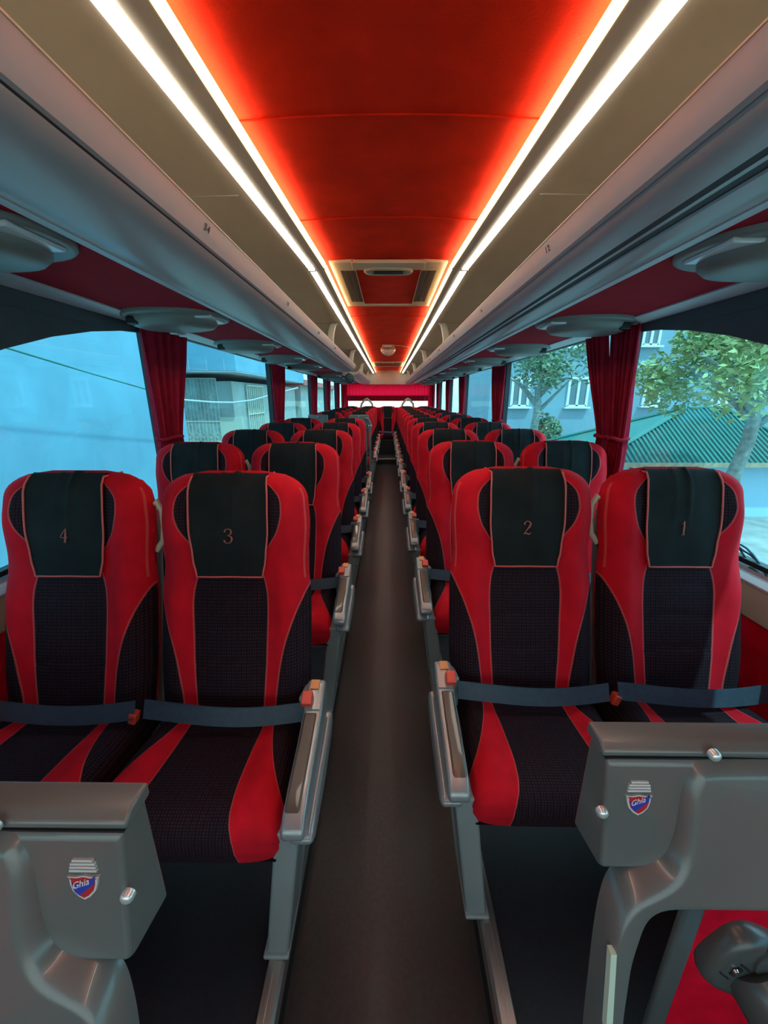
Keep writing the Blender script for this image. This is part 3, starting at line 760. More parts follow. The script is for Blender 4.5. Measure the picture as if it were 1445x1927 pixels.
# ================================================================== FRONT CONSOLES
M_screw = mat('satin_screw_cap', (.74, .80, .80), .28, metal=.6)
M_house = mat('dark_housing_plastic', (.075, .08, .076), .34, noise=.06, scale=12, coat=.1)
def console(s, yo, label):
    """moulded partition in front of the first row; s = side, yo = y of the back top corner of the tray box"""
    t = thing('front_partition', (s*.60, yo-.03, 0), label, 'partition', 'partitions in front of the first row')
    O = t.location.copy()
    xa, xb = .214, 1.12
    def Q(P): return [(y+yo-O.y, z-O.z) for y, z in P]
    def X(x): return s*x-O.x
    # tray box
    b = B(); b.prism(Q([(0, .992), (-.026, .990), (-.034, .984), (-.036, .975), (-.056, .872), (-.050, .866), (0, .853)]), 'x', X(xa+.004), X(xb))
    bx = obj('tray_box', b, M_cons, t, bevel=.004)
    b = B(); b.prism(Q([(.002, .986), (.002, 1.000), (-.022, 1.001), (-.031, .9945), (-.031, .988), (-.026, .986)]), 'x', X(xa), X(xb)); obj('tray_lid', b, M_cons, bx, bevel=.003)
    b = B(); b.prism(Q([(-.0315, .9855), (-.0315, .9875), (-.02, .9875), (-.02, .9855)]), 'x', X(xa+.003), X(xb)); obj('lid_gap', b, M_seal, bx, smooth=0)
    # moulded body
    px = [(1470, 1428), (1345, 1430), (1310, 1436), (1288, 1450), (1272, 1478), (1264, 1520), (1254, 1558), (1236, 1586), (1208, 1606), (1172, 1626), (1148, 1655), (1134, 1700), (1124, 1760), (1114, 1850), (1106, 1927), (1098, 2040),
          (1146, 2040), (1153, 1927), (1158, 1850), (1165, 1808), (1180, 1772), (1206, 1742), (1240, 1727), (1300, 1724), (1470, 1724)]
    ya_, yk = .286, .29          # front surface: y = ya_ + yk*(z-.975)
    def on_plane(u, v):
        t_ = (963.5-v)/F; k_ = (t_*CP-SP)/(CP+t_*SP)      # dz = Y*k_
        Y = (ya_+yk*(CZ-.975))/(1-yk*k_)
        d = Y*CP-Y*k_*SP
        return (u-VX)*d/F, CZ+Y*k_
    def cat(P, m=5):
        out = []
        for q in range(len(P)-1):
            p0, p1, p2, p3 = P[max(q-1, 0)], P[q], P[q+1], P[min(q+2, len(P)-1)]
            for w_ in range(m):
                h = w_/m
                out.append(tuple(.5*(2*p1[c_]+(p2[c_]-p0[c_])*h+(2*p0[c_]-5*p1[c_]+4*p2[c_]-p3[c_])*h*h+(3*p1[c_]-p0[c_]-3*p2[c_]+p3[c_])*h**3) for c_ in (0, 1)))
        return out+[P[-1]]
    AP = []
    for k, (u, v) in enumerate(px[:16]):
        ya_ = .286+.024*min(1, max(0, (k-2)/5)); AP.append(on_plane(u, v))
    CPt = []
    for k, (u, v) in enumerate(px[16:]):
        ya_ = .286+.022*max(0, min(1, (6-k)/3)); CPt.append(on_plane(u, v))
    A_ = cat(AP); C_ = cat(CPt)
    ya_ = .286
    if s < 0: C_ = [(x, z-.035) for x, z in C_]
    A_ = [(xb, A_[0][1])]+[(lerp(xb, A_[0][0], k/6), A_[0][1]) for k in range(1, 6)]+A_
    C_ = C_+[(lerp(C_[-1][0], xb, k/6), C_[-1][1]) for k in range(1, 7)]
    lx0, lz0 = A_[-1]; lx1, lz1 = C_[0]
    poly = A_+[(lx0-.001, lerp(lz0, 0, k/6)) for k in range(1, 7)]+[(lx1, lerp(0, lz1, k/6)) for k in range(0, 6)]+C_
    P3 = [Vector((X(x), z-O.z)) for x, z in poly]; n = len(P3)
    area = sum(P3[k].x*P3[(k+1) % n].y-P3[(k+1) % n].x*P3[k].y for k in range(n)); sg = 1 if area > 0 else -1
    N_ = []
    for k in range(n):
        e = (P3[(k+1) % n]-P3[k-1]).normalized(); N_.append(Vector((-e.y, e.x))*sg)
    for _ in range(3): N_ = [(N_[k-1]+N_[k]*2+N_[(k+1) % n]).normalized() for k in range(n)]
    def yf(z): return ya_+yk*(max(z, .45)-.975)+(yo-.330)-O.y
    cur = [p.copy() for p in P3]
    def emit_ring(back): return [(q.x, yf(q.y+O.z)+back, q.y) for q in cur]
    b = B(); dep = .030
    rings = [emit_ring(dep+.002)]
    K = 12; tot = .017; prev = 0
    for k in range(1, K+1):
        # quarter-round side with a small hollow at the foot
        ph = k/K*PI/2; ins = tot*(1-math.cos(ph)); step = ins-prev; prev = ins
        Nk = []
        for q in range(n):
            e = (cur[(q+1) % n]-cur[q-1]).normalized(); Nk.append(Vector((-e.y, e.x))*sg)
        for _ in range(3): Nk = [(Nk[q-1]+Nk[q]*2+Nk[(q+1) % n]).normalized() for q in range(n)]
        new = []
        for q in range(n):
            w_ = min(1, max(.30, (cur[q].y+O.z-.80)/.07)); new.append(cur[q]+Nk[q]*step*w_)
        for _ in range(1):
            new = [new[q]*.6+(new[q-1]+new[(q+1) % n])*.2 if .1 < new[q].y+O.z and abs(cur[q].x-X(xb)) > .05 else new[q] for q in range(n)]
        cur = new
        rings.append(emit_ring(dep*(1-math.sin(ph))))
    b.loft(rings, True, False)
    bm = b.bm; bm.verts.ensure_lookup_table(); nv = len(bm.verts)
    for ix, ring_ in ((0, P3), (nv-n, cur)):
        for tri in tessellate_polygon([[Vector((q.x, q.y, 0)) for q in ring_]]):
            b.face([bm.verts[ix+k] for k in tri])
    bm.verts.ensure_lookup_table()
    obj('moulded_body', b, M_cons, t, smooth=62)
    # second post and kick panel
    p0, p1 = at_y(1249, 1800, .46), at_y(1286, 1800, .46)
    b = B(); b.box((X((p0.x+p1.x)/2), yo+.13-O.y, .37), (p1.x-p0.x, .016, .74)); obj('rear_post', b, M_cons, t, bevel=.006)
    b = B(); b.box((X((p1.x+xb)/2+.0), yo+.145-O.y, .365), (xb-p1.x, .012, .73)); obj('kick_panel', b, M_redwall, t, smooth=0)
    def boxface(z): return yo-.036-.020*(.975-z)/.103
    def on_box(u, v):
        Y = .285
        for _ in range(8):
            q = at_y(u, v, Y); Y = .330-.036-.020*(.975-q.z)/.103
        return q
    # screws
    for (u, v) in ((1134, 1526),):
        p = on_box(u, v); b = B(); c = (X(p.x), boxface(p.z)-O.y-.0003, p.z)
        b.lathe([(.0001, -.0034), (.0030, -.0031), (.0048, -.0018), (.0056, 0), (.0056, .004)], c, 'y', 16); obj('screw', b, M_screw, t)
    p = at_y(1341, 1420, .294); b = B(); b.lathe([(.0001, -.0034), (.0030, -.0031), (.0048, -.0018), (.0056, 0), (.0056, .004)], (X(p.x), yo-.0365-O.y, p.z+.002), 'y', 16); obj('screw', b, M_screw, t)
    # enamel badge : crown bars over a shield
    p = on_box(1199, 1494)
    c = Vector((X(p.x), boxface(p.z)-O.y, p.z)); tilt = Matrix.Rotation(-.19, 3, 'X')
    k = 1.0
    def shield(w, h, n=9):
        pts = [(-w, h*.55), (-w*.86, h*.42), (-w*.84, h*.05), (-w*.70, -h*.42), (-w*.35, -h*.80), (0, -h)]
        pts += [(-x, z) for x, z in pts[-2::-1]]
        pts += [(w*.5, h*.52), (0, h*.62), (-w*.5, h*.52)]
        return pts
    def flat(b, pts, y0, y1, mi=0, dz=0.):
        b.loft([[c+tilt @ Vector((x, yy, z+dz)) for x, z in pts] for yy in (y0, y1)], True, False, mi)
        vs = [b.v(c+tilt @ Vector((x, y1, z+dz))) for x, z in pts]
        f = b.face(vs, mi)
        if f: bmesh.ops.triangulate(b.bm, faces=[f])
    b = B(); flat(b, shield(.0135, .0135), .004, -.0022, 0, -.005)
    for i in range(4):
        w = .0115-.0006*i if i < 3 else .0085; z0 = .0065+.0030*i
        flat(b, [(-w, z0), (w, z0), (w*.97, z0+.0021), (-w*.97, z0+.0021)], .004, -.0022)
    bd = obj('badge', b, mat('satin_silver', (.72, .78, .77), .42, metal=.35), t, smooth=0)
    b = B(); flat(b, shield(.0115, .0115), -.001, -.0026, 0, -.005); obj('enamel_field', b, M_redenam, bd, smooth=0)
    b = B(); flat(b, [(-.0090, -.0035), (-.0072, -.0105), (-.0035, -.0138), (.0094, -.0030), (.0100, .0030), (.001, -.0025)], -.0015, -.0030); obj('enamel_band', b, M_blue, bd, smooth=0)
    Mx = Matrix.Translation(c) @ tilt.to_4x4() @ frame((-.0022, -.0034, -.0030), (1, 0, .35), (-.35, 0, 1), (0, -1, 0))
    text_obj('script', 'Ghia', .0080, Mx, M_white, bd, shear=.5, extrude=.0002)
    # pale tape on the inner edge of the leg
    ta = [on_plane(u, v) for u, v in ((1149, 1788), (1160, 1788), (1157, 1840), (1152, 1930), (1148, 2040), (1137, 2040), (1140, 1930), (1146, 1840))]
    b = B(); b.loft([[(X(x), yf(z)+dy, z-O.z) for x, z in ta] for dy in (.006, -.0012)]); obj('edge_tape', b, M_strip, t, smooth=0)
    return t, X, O
TR, XR, OR = console(1, .330, 'grey moulded partition with tray box and shield badge in front of seats 1 and 2')
TLc, XL_, OL = console(-1, .258, 'grey moulded partition with tray box and shield badge in front of seats 3 and 4')

# motor-like housing under the right partition
def housing():
    c = at_y(1397, 1795, .330)
    t = thing('plastic_housing', (c.x, c.y, c.z), 'dark grey rounded plastic housing with a round cap in front of the red kick panel', 'housing')
    n = 40
    def sup(r, y, p=3.2, dx=0, dz=0):
        R = []
        for i in range(n):
            a = 2*PI*i/n; q, w = math.cos(a), math.sin(a)
            R.append((dx+r*math.copysign(abs(q)**(2/p), q), y, dz+r*math.copysign(abs(w)**(2/p), w)))
        return [tuple(Matrix.Rotation(.5, 3, 'Y') @ Vector(v)) for v in R]
    b = B(); b.loft([sup(.050, .012), sup(.054, .004), sup(.054, -.006), sup(.050, -.013), sup(.042, -.016), sup(.02, -.016)]); obj('plate', b, M_house, t, smooth=55)
    ax = Vector((.45, -.55, -.72)).normalized()
    st = Vector((.018, -.010, -.016))
    b = B(); b.tube([st+ax*d for d in (-.022, -.012, .05, .062, .064, .095, .10)], [.036, .044, .046, .045, .041, .040, .033], 28); cp = obj('round_cap', b, M_house, t, smooth=45)
    b = B(); b.tube([st+ax*d for d in (.056, .060, .064)], [.0455, .0475, .0455], 28); obj('cap_ring', b, M_shell, cp)
    b = B(); b.box((-.028, -.0165, .010), (.016, .003, .008), rot=Matrix.Rotation(-.9, 3, 'Y')); b.box((-.018, -.0165, .018), (.018, .003, .002), rot=Matrix.Rotation(.75, 3, 'Y')); b.box((-.040, -.0155, .000), (.018, .003, .002), rot=Matrix.Rotation(.75, 3, 'Y')); obj('keyhole_slot', b, M_poddark, t, smooth=0)
    b = B(); b.lathe([(.0001, -.003), (.003, -.0028), (.0042, 0)], (-.030, -.0175, .013), 'y', 12); obj('pin', b, M_chrome, t)
    b = B(); b.loft([sup(.030, -.0155, 2.4, .008, .034), sup(.029, -.019, 2.4, .008, .034), sup(.018, -.020, 2.4, .008, .034)]); obj('raised_lid', b, M_house, t, smooth=55)
    Mx = Matrix.Translation(st+ax*.030) @ frame((.033, -.030, .026), (.75, .2, -.6), (.5, -.75, .4), (.6, -.62, .5))
    b = B(); b.box((0, 0, 0), (.034, .016, .0012)); o = obj('rating_label', b, M_trim, t, smooth=0); o.data.transform(Mx)
    b = B(); b.box((-.006, .003, .001), (.014, .005, .001)); b.box((.008, -.003, .001), (.010, .004, .001)); o2 = obj('label_print', b, M_number, o, smooth=0); o2.data.transform(Mx)
housing()

# ================================================================== CURTAINS
def curtain(s, ytop, ybot, label, zt=CZ+.322, ztie=CZ-.20, zb=CZ-.42, pleats=5, x=1.143, flare=1.25):
    t = thing('window_curtain', (s*x, ytop[0], zb), label, 'curtain', 'wine red curtains at the window pillars')
    O = Vector(t.location); seed = random.uniform(0, 6)
    nz, ny = 36, 60
    def pt(a, q, off=0):
        z = lerp(zb, zt, q); k = (z-ztie)/(zt-ztie)
        if k >= 0:
            e = k**1.25 if k < 1 else 1; e = e*.65+.35*math.sin(min(1, k)*PI/2)
            y0, y1 = lerp(ybot[0], ytop[0], e), lerp(ybot[1], ytop[1], e); amp = lerp(.016, .011, min(1, k))
        else:
            m = (ybot[0]+ybot[1])/2; hw = (ybot[1]-ybot[0])/2*(1+(flare-1)*math.sin(min(1, -k*2.4)*PI/2)); y0, y1 = m-hw, m+hw; amp = .015
        ph = 2*PI*pleats*a+seed+.6*math.sin(3*q)
        y = lerp(y0, y1, a)+.004*math.sin(ph*2+q*4)
        xx = s*(x-amp*(math.sin(ph)+.35*math.sin(ph*2.3+1))+off)
        return Vector((xx, y, z))-O
    b = B(); b.grid(lambda a, q: pt(a, q), ny, nz); b.grid(lambda a, q: pt(a, q, .002), ny, nz)
    cl = obj('cloth', b, M_curt, t, smooth=80)
    m = (ybot[0]+ybot[1])/2; hw = (ybot[1]-ybot[0])/2+.008
    b = B(); b.tube([(s*(x+.032*math.sin(a))-O.x, m+hw*math.cos(a)-O.y, ztie-O.z+.004*math.sin(3*a)) for a in [2*PI*i/24 for i in range(25)]], .009, 8, cap=False); obj('tie_band', b, M_curt, t)
    return t
curtain(-1, (1.92, 2.34), (1.935, 2.14), 'wine red tied curtain at the pillar beside seat 4')
curtain(1, (1.92, 2.15), (1.89, 2.0), 'wine red tied curtain at the pillar beside seat 1, half nearer the windscreen', ztie=CZ-.195)
curtain(1, (2.21, 2.42), (2.055, 2.13), 'wine red tied curtain at the pillar beside seat 1, half nearer the back window', ztie=CZ-.195, pleats=4)
for s, c in ((-1, 4), (1, 1)):
    for k, y in enumerate(PIL[1:]+[10.05]):
        curtain(s, (y-.06, y+.46), (y-.03, y+.24), 'wine red curtain at the %s pillar behind the one beside seat %d' % (ORD[k], c), ztie=CZ-.23, pleats=6)

# rear curtain, light strip of window and grab handles
t = thing('rear_window_curtain', (0, 10.60, zc(-.09)), 'bright red pleated curtain drawn across the back window', 'curtain')
def rc(x0, x1, z0, z1, yy, n, amp):
    b = B()
    def pt(a, q, off): return Vector((lerp(x0, x1, a), yy+amp*math.sin(2*PI*n*a)+.4*amp*math.sin(2*PI*n*2.7*a+1)+off, lerp(z0, z1, q)-zc(-.09)))
    b.grid(lambda a, q: pt(a, q, 0), n*10, 6); return b
obj('upper_valance', rc(-1.08, 1.08, zc(.045), zc(.33), -.02, 26, .012), M_rearcurt, t, smooth=80)
obj('lower_curtain', rc(-1.08, 1.08, zc(-.09), zc(.06), .02, 20, .010), M_curt, t, smooth=80)
for x, w in ((-.54, 'on the side of seat 3'), (.50, 'on the side of seat 2')):
    b = B(); b.tube([(x-.15, 10.15, zc(-.25)), (x-.13, 10.15, zc(-.16)), (x-.06, 10.15, zc(-.07)), (x-.01, 10.15, zc(-.035)), (x+.02, 10.15, zc(-.035)), (x+.08, 10.15, zc(-.085)), (x+.14, 10.15, zc(-.16)), (x+.15, 10.15, zc(-.25))], .026, 10)
    tag(obj('rear_grab_handle', b, M_sillb, smooth=60), 'pale arched handle standing behind the rear bench, %s' % w, 'handle', 'arched handles behind the rear bench')

# ================================================================== MIDDLE DOORWAY : tray panels, pole, mirror
for xc_, w in ((-.905, 'in front of the window seat'), (-.375, 'in front of the aisle seat')):
    t = thing('tray_panel', (xc_, 5.12, 0), 'small grey tray board %s behind the middle doorway' % w, 'tray board', 'tray boards at the middle doorway')
    b = B(); b.box((0, 0, 1.02), (.255, .05, .19)); bd = obj('board', b, M_grey, t, bevel=.012)
    b = B(); b.box((0, -.028, 1.02), (.20, .006, .12)); obj('recessed_face', b, M_pod, bd, bevel=.002)
    b = B(); b.lathe([(.0001, -.008), (.007, -.006), (.009, 0), (.009, .004)], (0, -.026, 1.095), 'y', 12); obj('screw', b, M_chrome, bd)
    for x in (-.09, .09):
        b = B(); b.tube([(x, .0, .0), (x, .0, .94)], .013, 10); obj('post', b, M_pod, t)
b = B(); b.tube([(-.232, 5.06, 0), (-.232, 5.06, .9), (-.232, 5.06, 1.02), (-.25, 5.06, 1.06), (-.29, 5.07, 1.075)], .017, 12)
o = obj('grab_pole', b, M_pod); tag(o, 'grey upright grab pole at the aisle edge of the middle doorway', 'pole')
b = B(); b.lathe([(.018, -.012), (.026, -.010), (.026, .010), (.018, .012)], (-.232, 5.06, .985), 'z', 14); obj('collar', b, M_chrome, o)
c = Vector((-.535, 5.62, zc(.255)))
t = thing('round_mirror', c, 'small round dark mirror hanging over the middle doorway', 'mirror')
b = B(); b.lathe([(.0001, -.004), (.058, -.004), (.064, 0), (.066, .010), (.060, .026), (.03, .036), (.001, .038)], (0, 0, 0), 'y', 28); obj('mirror_back', b, M_black, t)
b = B(); b.lathe([(.0001, -.0055), (.054, -.0055), (.056, -.003)], (0, 0, 0), 'y', 28); obj('mirror_glass', b, mat('mirror_glass', (.25, .25, .25), .08, metal=1), t)
b = B(); b.tube([(0, .03, .02), (-.01, .05, .07), (-.02, .06, .115)], .006, 8); obj('stalk', b, M_black, t)

# ================================================================== ROOF HATCH, VENTS, DISCO LAMP
def hatch(ya, yb, label, handle=True):
    yc = (ya+yb)/2; z0 = zc(.622)
    t = thing('roof_hatch', (0, yc, z0), label, 'roof hatch', 'roof hatches along the ceiling')
    L = (yb-ya)/2; W = .285
    b = B()
    b.box((-.225, 0, .004), (.12, 2*L, .016)); b.box((.225, 0, .004), (.12, 2*L, .016))
    b.box((0, -L+.055, .002), (.36, .11, .016)); b.box((0, L-.02, .002), (.36, .04, .014))
    obj('hatch_frame', b, mat('cream_hatch_plastic', (.66, .56, .40), .5, noise=.04, scale=9), t, bevel=.004)
    b = B(); b.box((0, .03, .008), (.34, 2*L-.16, .012)); obj('hatch_panel', b, M_redceil, t)
    for s in (-1, 1):
        b = B(); b.box((s*.205, -.02, -.0045), (.080, 2*L-.26, .004)); vt = obj('vent_grille', b, M_beige, t)
        for k in range(3):
            b = B(); b.box((s*(.178+.027*k), -.02, -.0075), (.019, 2*L-.27, .003)); obj('vent_slot', b, mat('brown_vent_slot', (.10, .075, .055), .6), vt)
    if handle:
        n = 36
        def ov(kx, ky, z): return [(.124*kx*math.copysign(abs(math.cos(2*PI*i/n))**.55, math.cos(2*PI*i/n)), -L+.120+.052*ky*math.copysign(abs(math.sin(2*PI*i/n))**.8, math.sin(2*PI*i/n)), z) for i in range(n)]
        b = B(); b.loft([ov(1, 1, .0), ov(1, 1, -.010), ov(.95, .9, -.016), ov(.85, .72, -.016), ov(.80, .62, -.006), ov(.78, .55, -.002)]); hd = obj('handle_cup', b, mat('cream_handle', (.40, .34, .25), .4), t, smooth=50)
        b = B(); b.box((0, -L+.128, -.012), (.15, .016, .012)); obj('pull_bar', b, M_rackd, hd, bevel=.003)
    return t
hatch(2.10, 3.02, 'cream framed roof hatch with vents and an oval handle, nearest the camera')
hatch(7.55, 8.55, 'small looking roof hatch with vents near the rear bulkhead')
t = thing('party_lamp', (0, 5.26, zc(.634)), 'faceted glass party lamp hanging under the red ceiling in the aisle', 'lamp')
b = B(); b.box((0, 0, -.02), (.155, .12, .045)); obj('lamp_housing', b, mat('cream_handle', (.4, .34, .25), .4), t, bevel=.008)
b = B(); b.box((0, -.062, -.018), (.09, .006, .02)); obj('label_strip', b, M_white, t)
b = B(); b.lathe([(.095, -.035), (.097, -.05), (.094, -.056)], (0, 0, 0), 'z', 28); obj('lamp_ring', b, M_shell, t)
b = B(); b.lathe([(.092, -.054), (.088, -.075), (.075, -.098), (.052, -.116), (.025, -.126), (.002, -.128)], (0, 0, 0), 'z', 14); obj('faceted_dome', b, mat('faceted_glass', (.72, .52, .38), .12, coat=.6, noise=.6, scale=70), t, smooth=0)
b = B(); b.tube([(.07, 0, -.002), (.16, 0, -.006), (.285, .0, -.030)], .004, 6); obj('lamp_cable', b, M_white, t)

# ================================================================== WINDOW STICKER (cursive strokes on the front right pane)
def stroke(b, pts, w):
    P = [at_x(1340+x/4.19, 880+y/4.19, 1.1905) for x, y in pts]
    b.tube(P, w, 6)
b = B()
stroke(b, [(440, 850), (400, 800), (345, 735), (285, 680), (220, 640), (188, 612), (186, 598), (206, 598), (250, 625), (300, 675), (345, 735), (330, 748), (290, 735), (245, 700), (212, 655), (186, 612)], .0035)
stroke(b, [(345, 735), (385, 800), (412, 860), (408, 886), (385, 884), (340, 860), (290, 820), (264, 785), (268, 775), (300, 785), (350, 825), (385, 872)], .0035)
stroke(b, [(130, 660), (165, 715), (205, 775), (235, 800), (215, 806), (180, 790), (140, 755), (128, 735)], .0035)
tag(obj('window_lettering', b, M_script), 'dark blue cursive lettering stuck on the front window beside seat 1', 'lettering')

# ================================================================== OUTSIDE
ZG = -1.35
M_ground = mat('asphalt', (.36, .35, .33), .9, noise=.2, scale=3)
M_bluewall = mat('light_blue_render', (.16, .37, .48), .9, noise=.10, scale=1.1, bump=.2, bscale=30)
M_wallpale = mat('pale_render', (.36, .40, .36), .9, noise=.08, scale=2)
M_apart = mat('apartment_render', (.22, .33, .38), .9, noise=.07, scale=.8)
M_groof = mat('green_sheet_roof', (.035, .20, .17), .5, noise=.1, scale=4)
M_soff = mat('grey_soffit', (.42, .48, .50), .8)
M_shutter = mat('dark_house_glass', (.13, .18, .20), .2)
M_grille = mat('cream_grille_paint', (.55, .56, .44), .5)
M_bark = mat('pale_bark', (.26, .30, .27), .9, noise=.35, scale=12, bump=.6, bscale=30)
M_leaf1 = mat('olive_leaves', (.36, .43, .17), .7, noise=.4, scale=3)
M_leaf2 = mat('green_leaves', (.20, .29, .17), .7, noise=.4, scale=3)
b = B(); b.box((0, 12, ZG-.02), (120, 120, .04)); structure(obj('ground', b, M_ground, smooth=0), 'grey asphalt yard around the coach', 'ground')

# left: light blue house
t = thing('blue_house', (-7, 2, ZG), 'plain light blue rendered house wall outside the front window beside seat 4', 'building')
b = B(); b.box((-.3, 1, 3.6), (3.6, 15.4, 7.2)); obj('wall', b, M_bluewall, t, smooth=0)
b = B(); b.box((-.3, 0, 7.3), (4.2, 13.6, .25)); obj('roof', b, M_groof, t, smooth=0)
pts = []
a0, a1 = at_x(0, 652, -5.1), at_x(275, 733, -5.1)
b = B(); b.tube([a0+(a0-a1)*.6, a0, lerp(a0, a1, .5)+Vector((0, 0, -.01)), a1, a1+(a1-a0)*.3], .016, 6); tag(obj('dark_cable', b, M_groof), 'thin dark green cable slanting down across the blue house wall', 'cable')

# left: pale building with porch roof and barred windows
cx, cy = -4.7, 12.6
t = thing('porch_building', (cx-3, cy+5, ZG), 'pale building with barred windows and a blue porch roof beyond the blue house', 'building')
O = t.location.copy()
def L(p): return Vector(p)-O
b = B(); b.box(L((cx-3.6, cy+5.3, ZG+1.6)), (6.2, 9.0, 3.2)); obj('wall', b, M_wallpale, t, smooth=0)
b = B(); b.box(L((cx-3.2, cy+5, zc(.80)+.55)), (6.4, 10.0, 1.10)); pf = obj('porch_fascia', b, M_bluewall, t, smooth=0)
b = B()
for i in range(9): b.box(L((cx-.35-.55*i, cy-.004, zc(.80)+.16)), (.02, .012, .34))
obj('panel_joint', b, M_soff, pf, smooth=0)
b = B(); b.box(L((cx-3.2, cy+5, zc(.80)-.02)), (6.38, 9.98, .04)); obj('soffit', b, M_soff, pf, smooth=0)
def barred(px0, px1, v0, v1, Y, name='barred_window'):
    p, q = at_y(px0, v1, Y), at_y(px1, v0, Y)
    w, h = q.x-p.x, q.z-p.z; c = (p+q)/2
    b = B(); b.box(L(c)+Vector((0, 0, 0)), (w, .06, h)); fr = obj(name, b, mat('pale_interior_pane', (.30, .36, .33), .5, noise=.3, scale=5), t, smooth=0)  # window pane; the light interior behind it is put into its pale colour
    b = B(); n = 11
    for i in range(n): b.box(L(c)+Vector((-w/2+w*i/(n-1), -.02, 0)), (.022, .03, h))
    for k in (0, .33, 1): b.box(L(c)+Vector((0, -.03, -h/2+h*k)), (w, .035, .035))
    for i in range(5):
        for zz in (-.40, .22):
            b.tube([L(c)+Vector((-w/2+w*(i+.5)/5+.07*math.cos(a), -.04, h*zz+.09*math.sin(a))) for a in [2*PI*j/12 for j in range(13)]], .010, 5, cap=False)
    obj('window_grille', b, M_grille, fr, smooth=0)
    return fr
barred(352, 404, 712, 832, cy+.78)
b = B(); p, q = at_y(412, 832, cy+.79), at_y(455, 785, cy+.79); b.box(L((p+q)/2), (q.x-p.x, .05, q.z-p.z)); obj('cream_board', b, M_grille, t, smooth=0)  # flat board in the cream grille paint
# side-face grille along y
xs = cx-.48
for (ya, yb) in ((14.6, 16.4), (18.0, 19.6)):
    b = B(); b.box(L((xs, (ya+yb)/2, .9)), (.06, yb-ya, 1.7)); fr = obj('barred_window', b, mat('pale_interior_pane', (.30, .36, .33), .5), t, smooth=0)  # same pale pane, light interior held in the colour
    b = B()
    for i in range(9): b.box(L((xs+.05, lerp(ya, yb, i/8), .9)), (.03, .03, 1.7))
    for k in (0, .4, 1): b.box(L((xs+.06, (ya+yb)/2, .05+1.7*k)), (.035, yb-ya, .04))
    obj('window_grille', b, M_grille, fr, smooth=0)
b = B(); pp = [at_y(u, v, 9.4) for u, v in ((300, 748), (350, 753), (400, 757), (440, 757.5), (475, 753), (508, 744), (560, 730))]
b.tube(pp, .022, 6); tag(obj('white_cable', b, M_white), 'sagging white cable crossing in front of the barred windows', 'cable')
# long neighbouring wall further on
t = thing('rear_shed', (-6.5, 30, ZG), 'long pale shed beyond the barred windows', 'building')
b = B(); b.box((0, 0, 1.7), (3.0, 14, 3.4)); obj('wall', b, M_wallpale, t, smooth=0)
b = B(); b.box((0, 0, 3.5), (3.6, 14.6, .3)); obj('roof', b, mat('red_sheet_roof', (.45, .09, .07), .6), t, smooth=0)

# right: apartment house with windows
YA = 21.0
t = thing('apartment_house', (14.0, YA+4, ZG), 'light blue apartment house with white framed windows outside by seat 1', 'building')
O = t.location.copy()
b = B(); b.box(L((14.0, YA+4, ZG+5.5)), (17.4, 8, 11)); obj('wall', b, M_apart, t, smooth=0)
def flat_window(px0, px1, v0, v1):
    p, q = at_y(px0, v1, YA), at_y(px1, v0, YA); c = (p+q)/2; w, h = q.x-p.x, q.z-p.z
    b = B(); 
    for sx in (-1, 0, 1): b.box(L(c)+Vector((sx*w/2, -.05, 0)), (.12, .10, h))
    for sz in (-1, 1): b.box(L(c)+Vector((0, -.05, sz*h/2)), (w, .10, .12))
    f = obj('window_frame', b, M_white, t, smooth=0)
    b = B(); b.box(L(c)+Vector((0, -.02, 0)), (w, .03, h)); obj('pane', b, M_shutter, f, smooth=0)
    b = B(); b.box(L(c)+Vector((0, -.15, -h/2-.08)), (w+.35, .25, .08)); obj('window_ledge', b, M_white, f, smooth=0)
for r in ((1064, 1106, 712, 764), (1204, 1242, 712, 762), (1064, 1106, 600, 652), (1204, 1242, 600, 650), (960, 995, 712, 764), (1330, 1370, 712, 762), (960, 995, 600, 652)): flat_window(*r)
# green roofed shed
t = thing('green_roof_shed', (6.5, 9.5, ZG), 'low shed with a green ribbed metal roof outside the front window beside seat 1', 'building')
O = t.location.copy()
Ye = 8.2
e0, e1 = at_y(1120, 868, Ye), at_y(1560, 872, Ye)
Yr = 9.8
r0, r1 = at_y(1288, 768, Yr), at_y(1352, 768, Yr)
zE = (e0.z+e1.z)/2
b = B()
A = [L((e0.x, Ye, zE)), L((e1.x, Ye, zE)), L((e1.x, Ye+3.4, zE)), L((e0.x, Ye+3.4, zE))]
R0, R1 = L((r0.x, Yr, r0.z)), L((r1.x, Yr, r0.z))
va = [b.v(p) for p in A]; vr = [b.v(R0), b.v(R1)]
b.face([va[0], va[1], vr[1], vr[0]]); b.face([va[1], va[2], vr[1]]); b.face([va[2], va[3], vr[0], vr[1]]); b.face([va[3], va[0], vr[0]]); b.face(va[::-1])
rf = obj('roof', b, M_groof, t, smooth=0)
b = B()
n = 46
up = Vector((0, -.012, .022))
for i in range(1, n):   # ribs on the front slope, cut at the hips
    x = lerp(A[0].x, A[1].x, i/n)
    if x < R0.x: q = (x-A[0].x)/(R0.x-A[0].x)
    elif x > R1.x: q = (A[1].x-x)/(A[1].x-R1.x)
    else: q = 1
    top = Vector((x, lerp(A[0].y, R0.y, q), lerp(A[0].z, R0.z, q)))
    b.tube([Vector((x, A[0].y, A[0].z))+up, top+up], .018, 5)
for h in ((A[0], R0), (A[1], R1), (R0, R1), (A[3], R0), (A[2], R1)): b.tube([h[0]+up, h[1]+up], .045, 6)
obj('roof_rib', b, M_groof, rf, smooth=0)
b = B(); b.box(L((lerp(e0.x, e1.x, .5), Ye+.03, zE-.05)), (e1.x-e0.x, .06, .10)); obj('eaves_board', b, mat('rust_board', (.45, .33, .22), .8, noise=.2, scale=9), t, smooth=0)
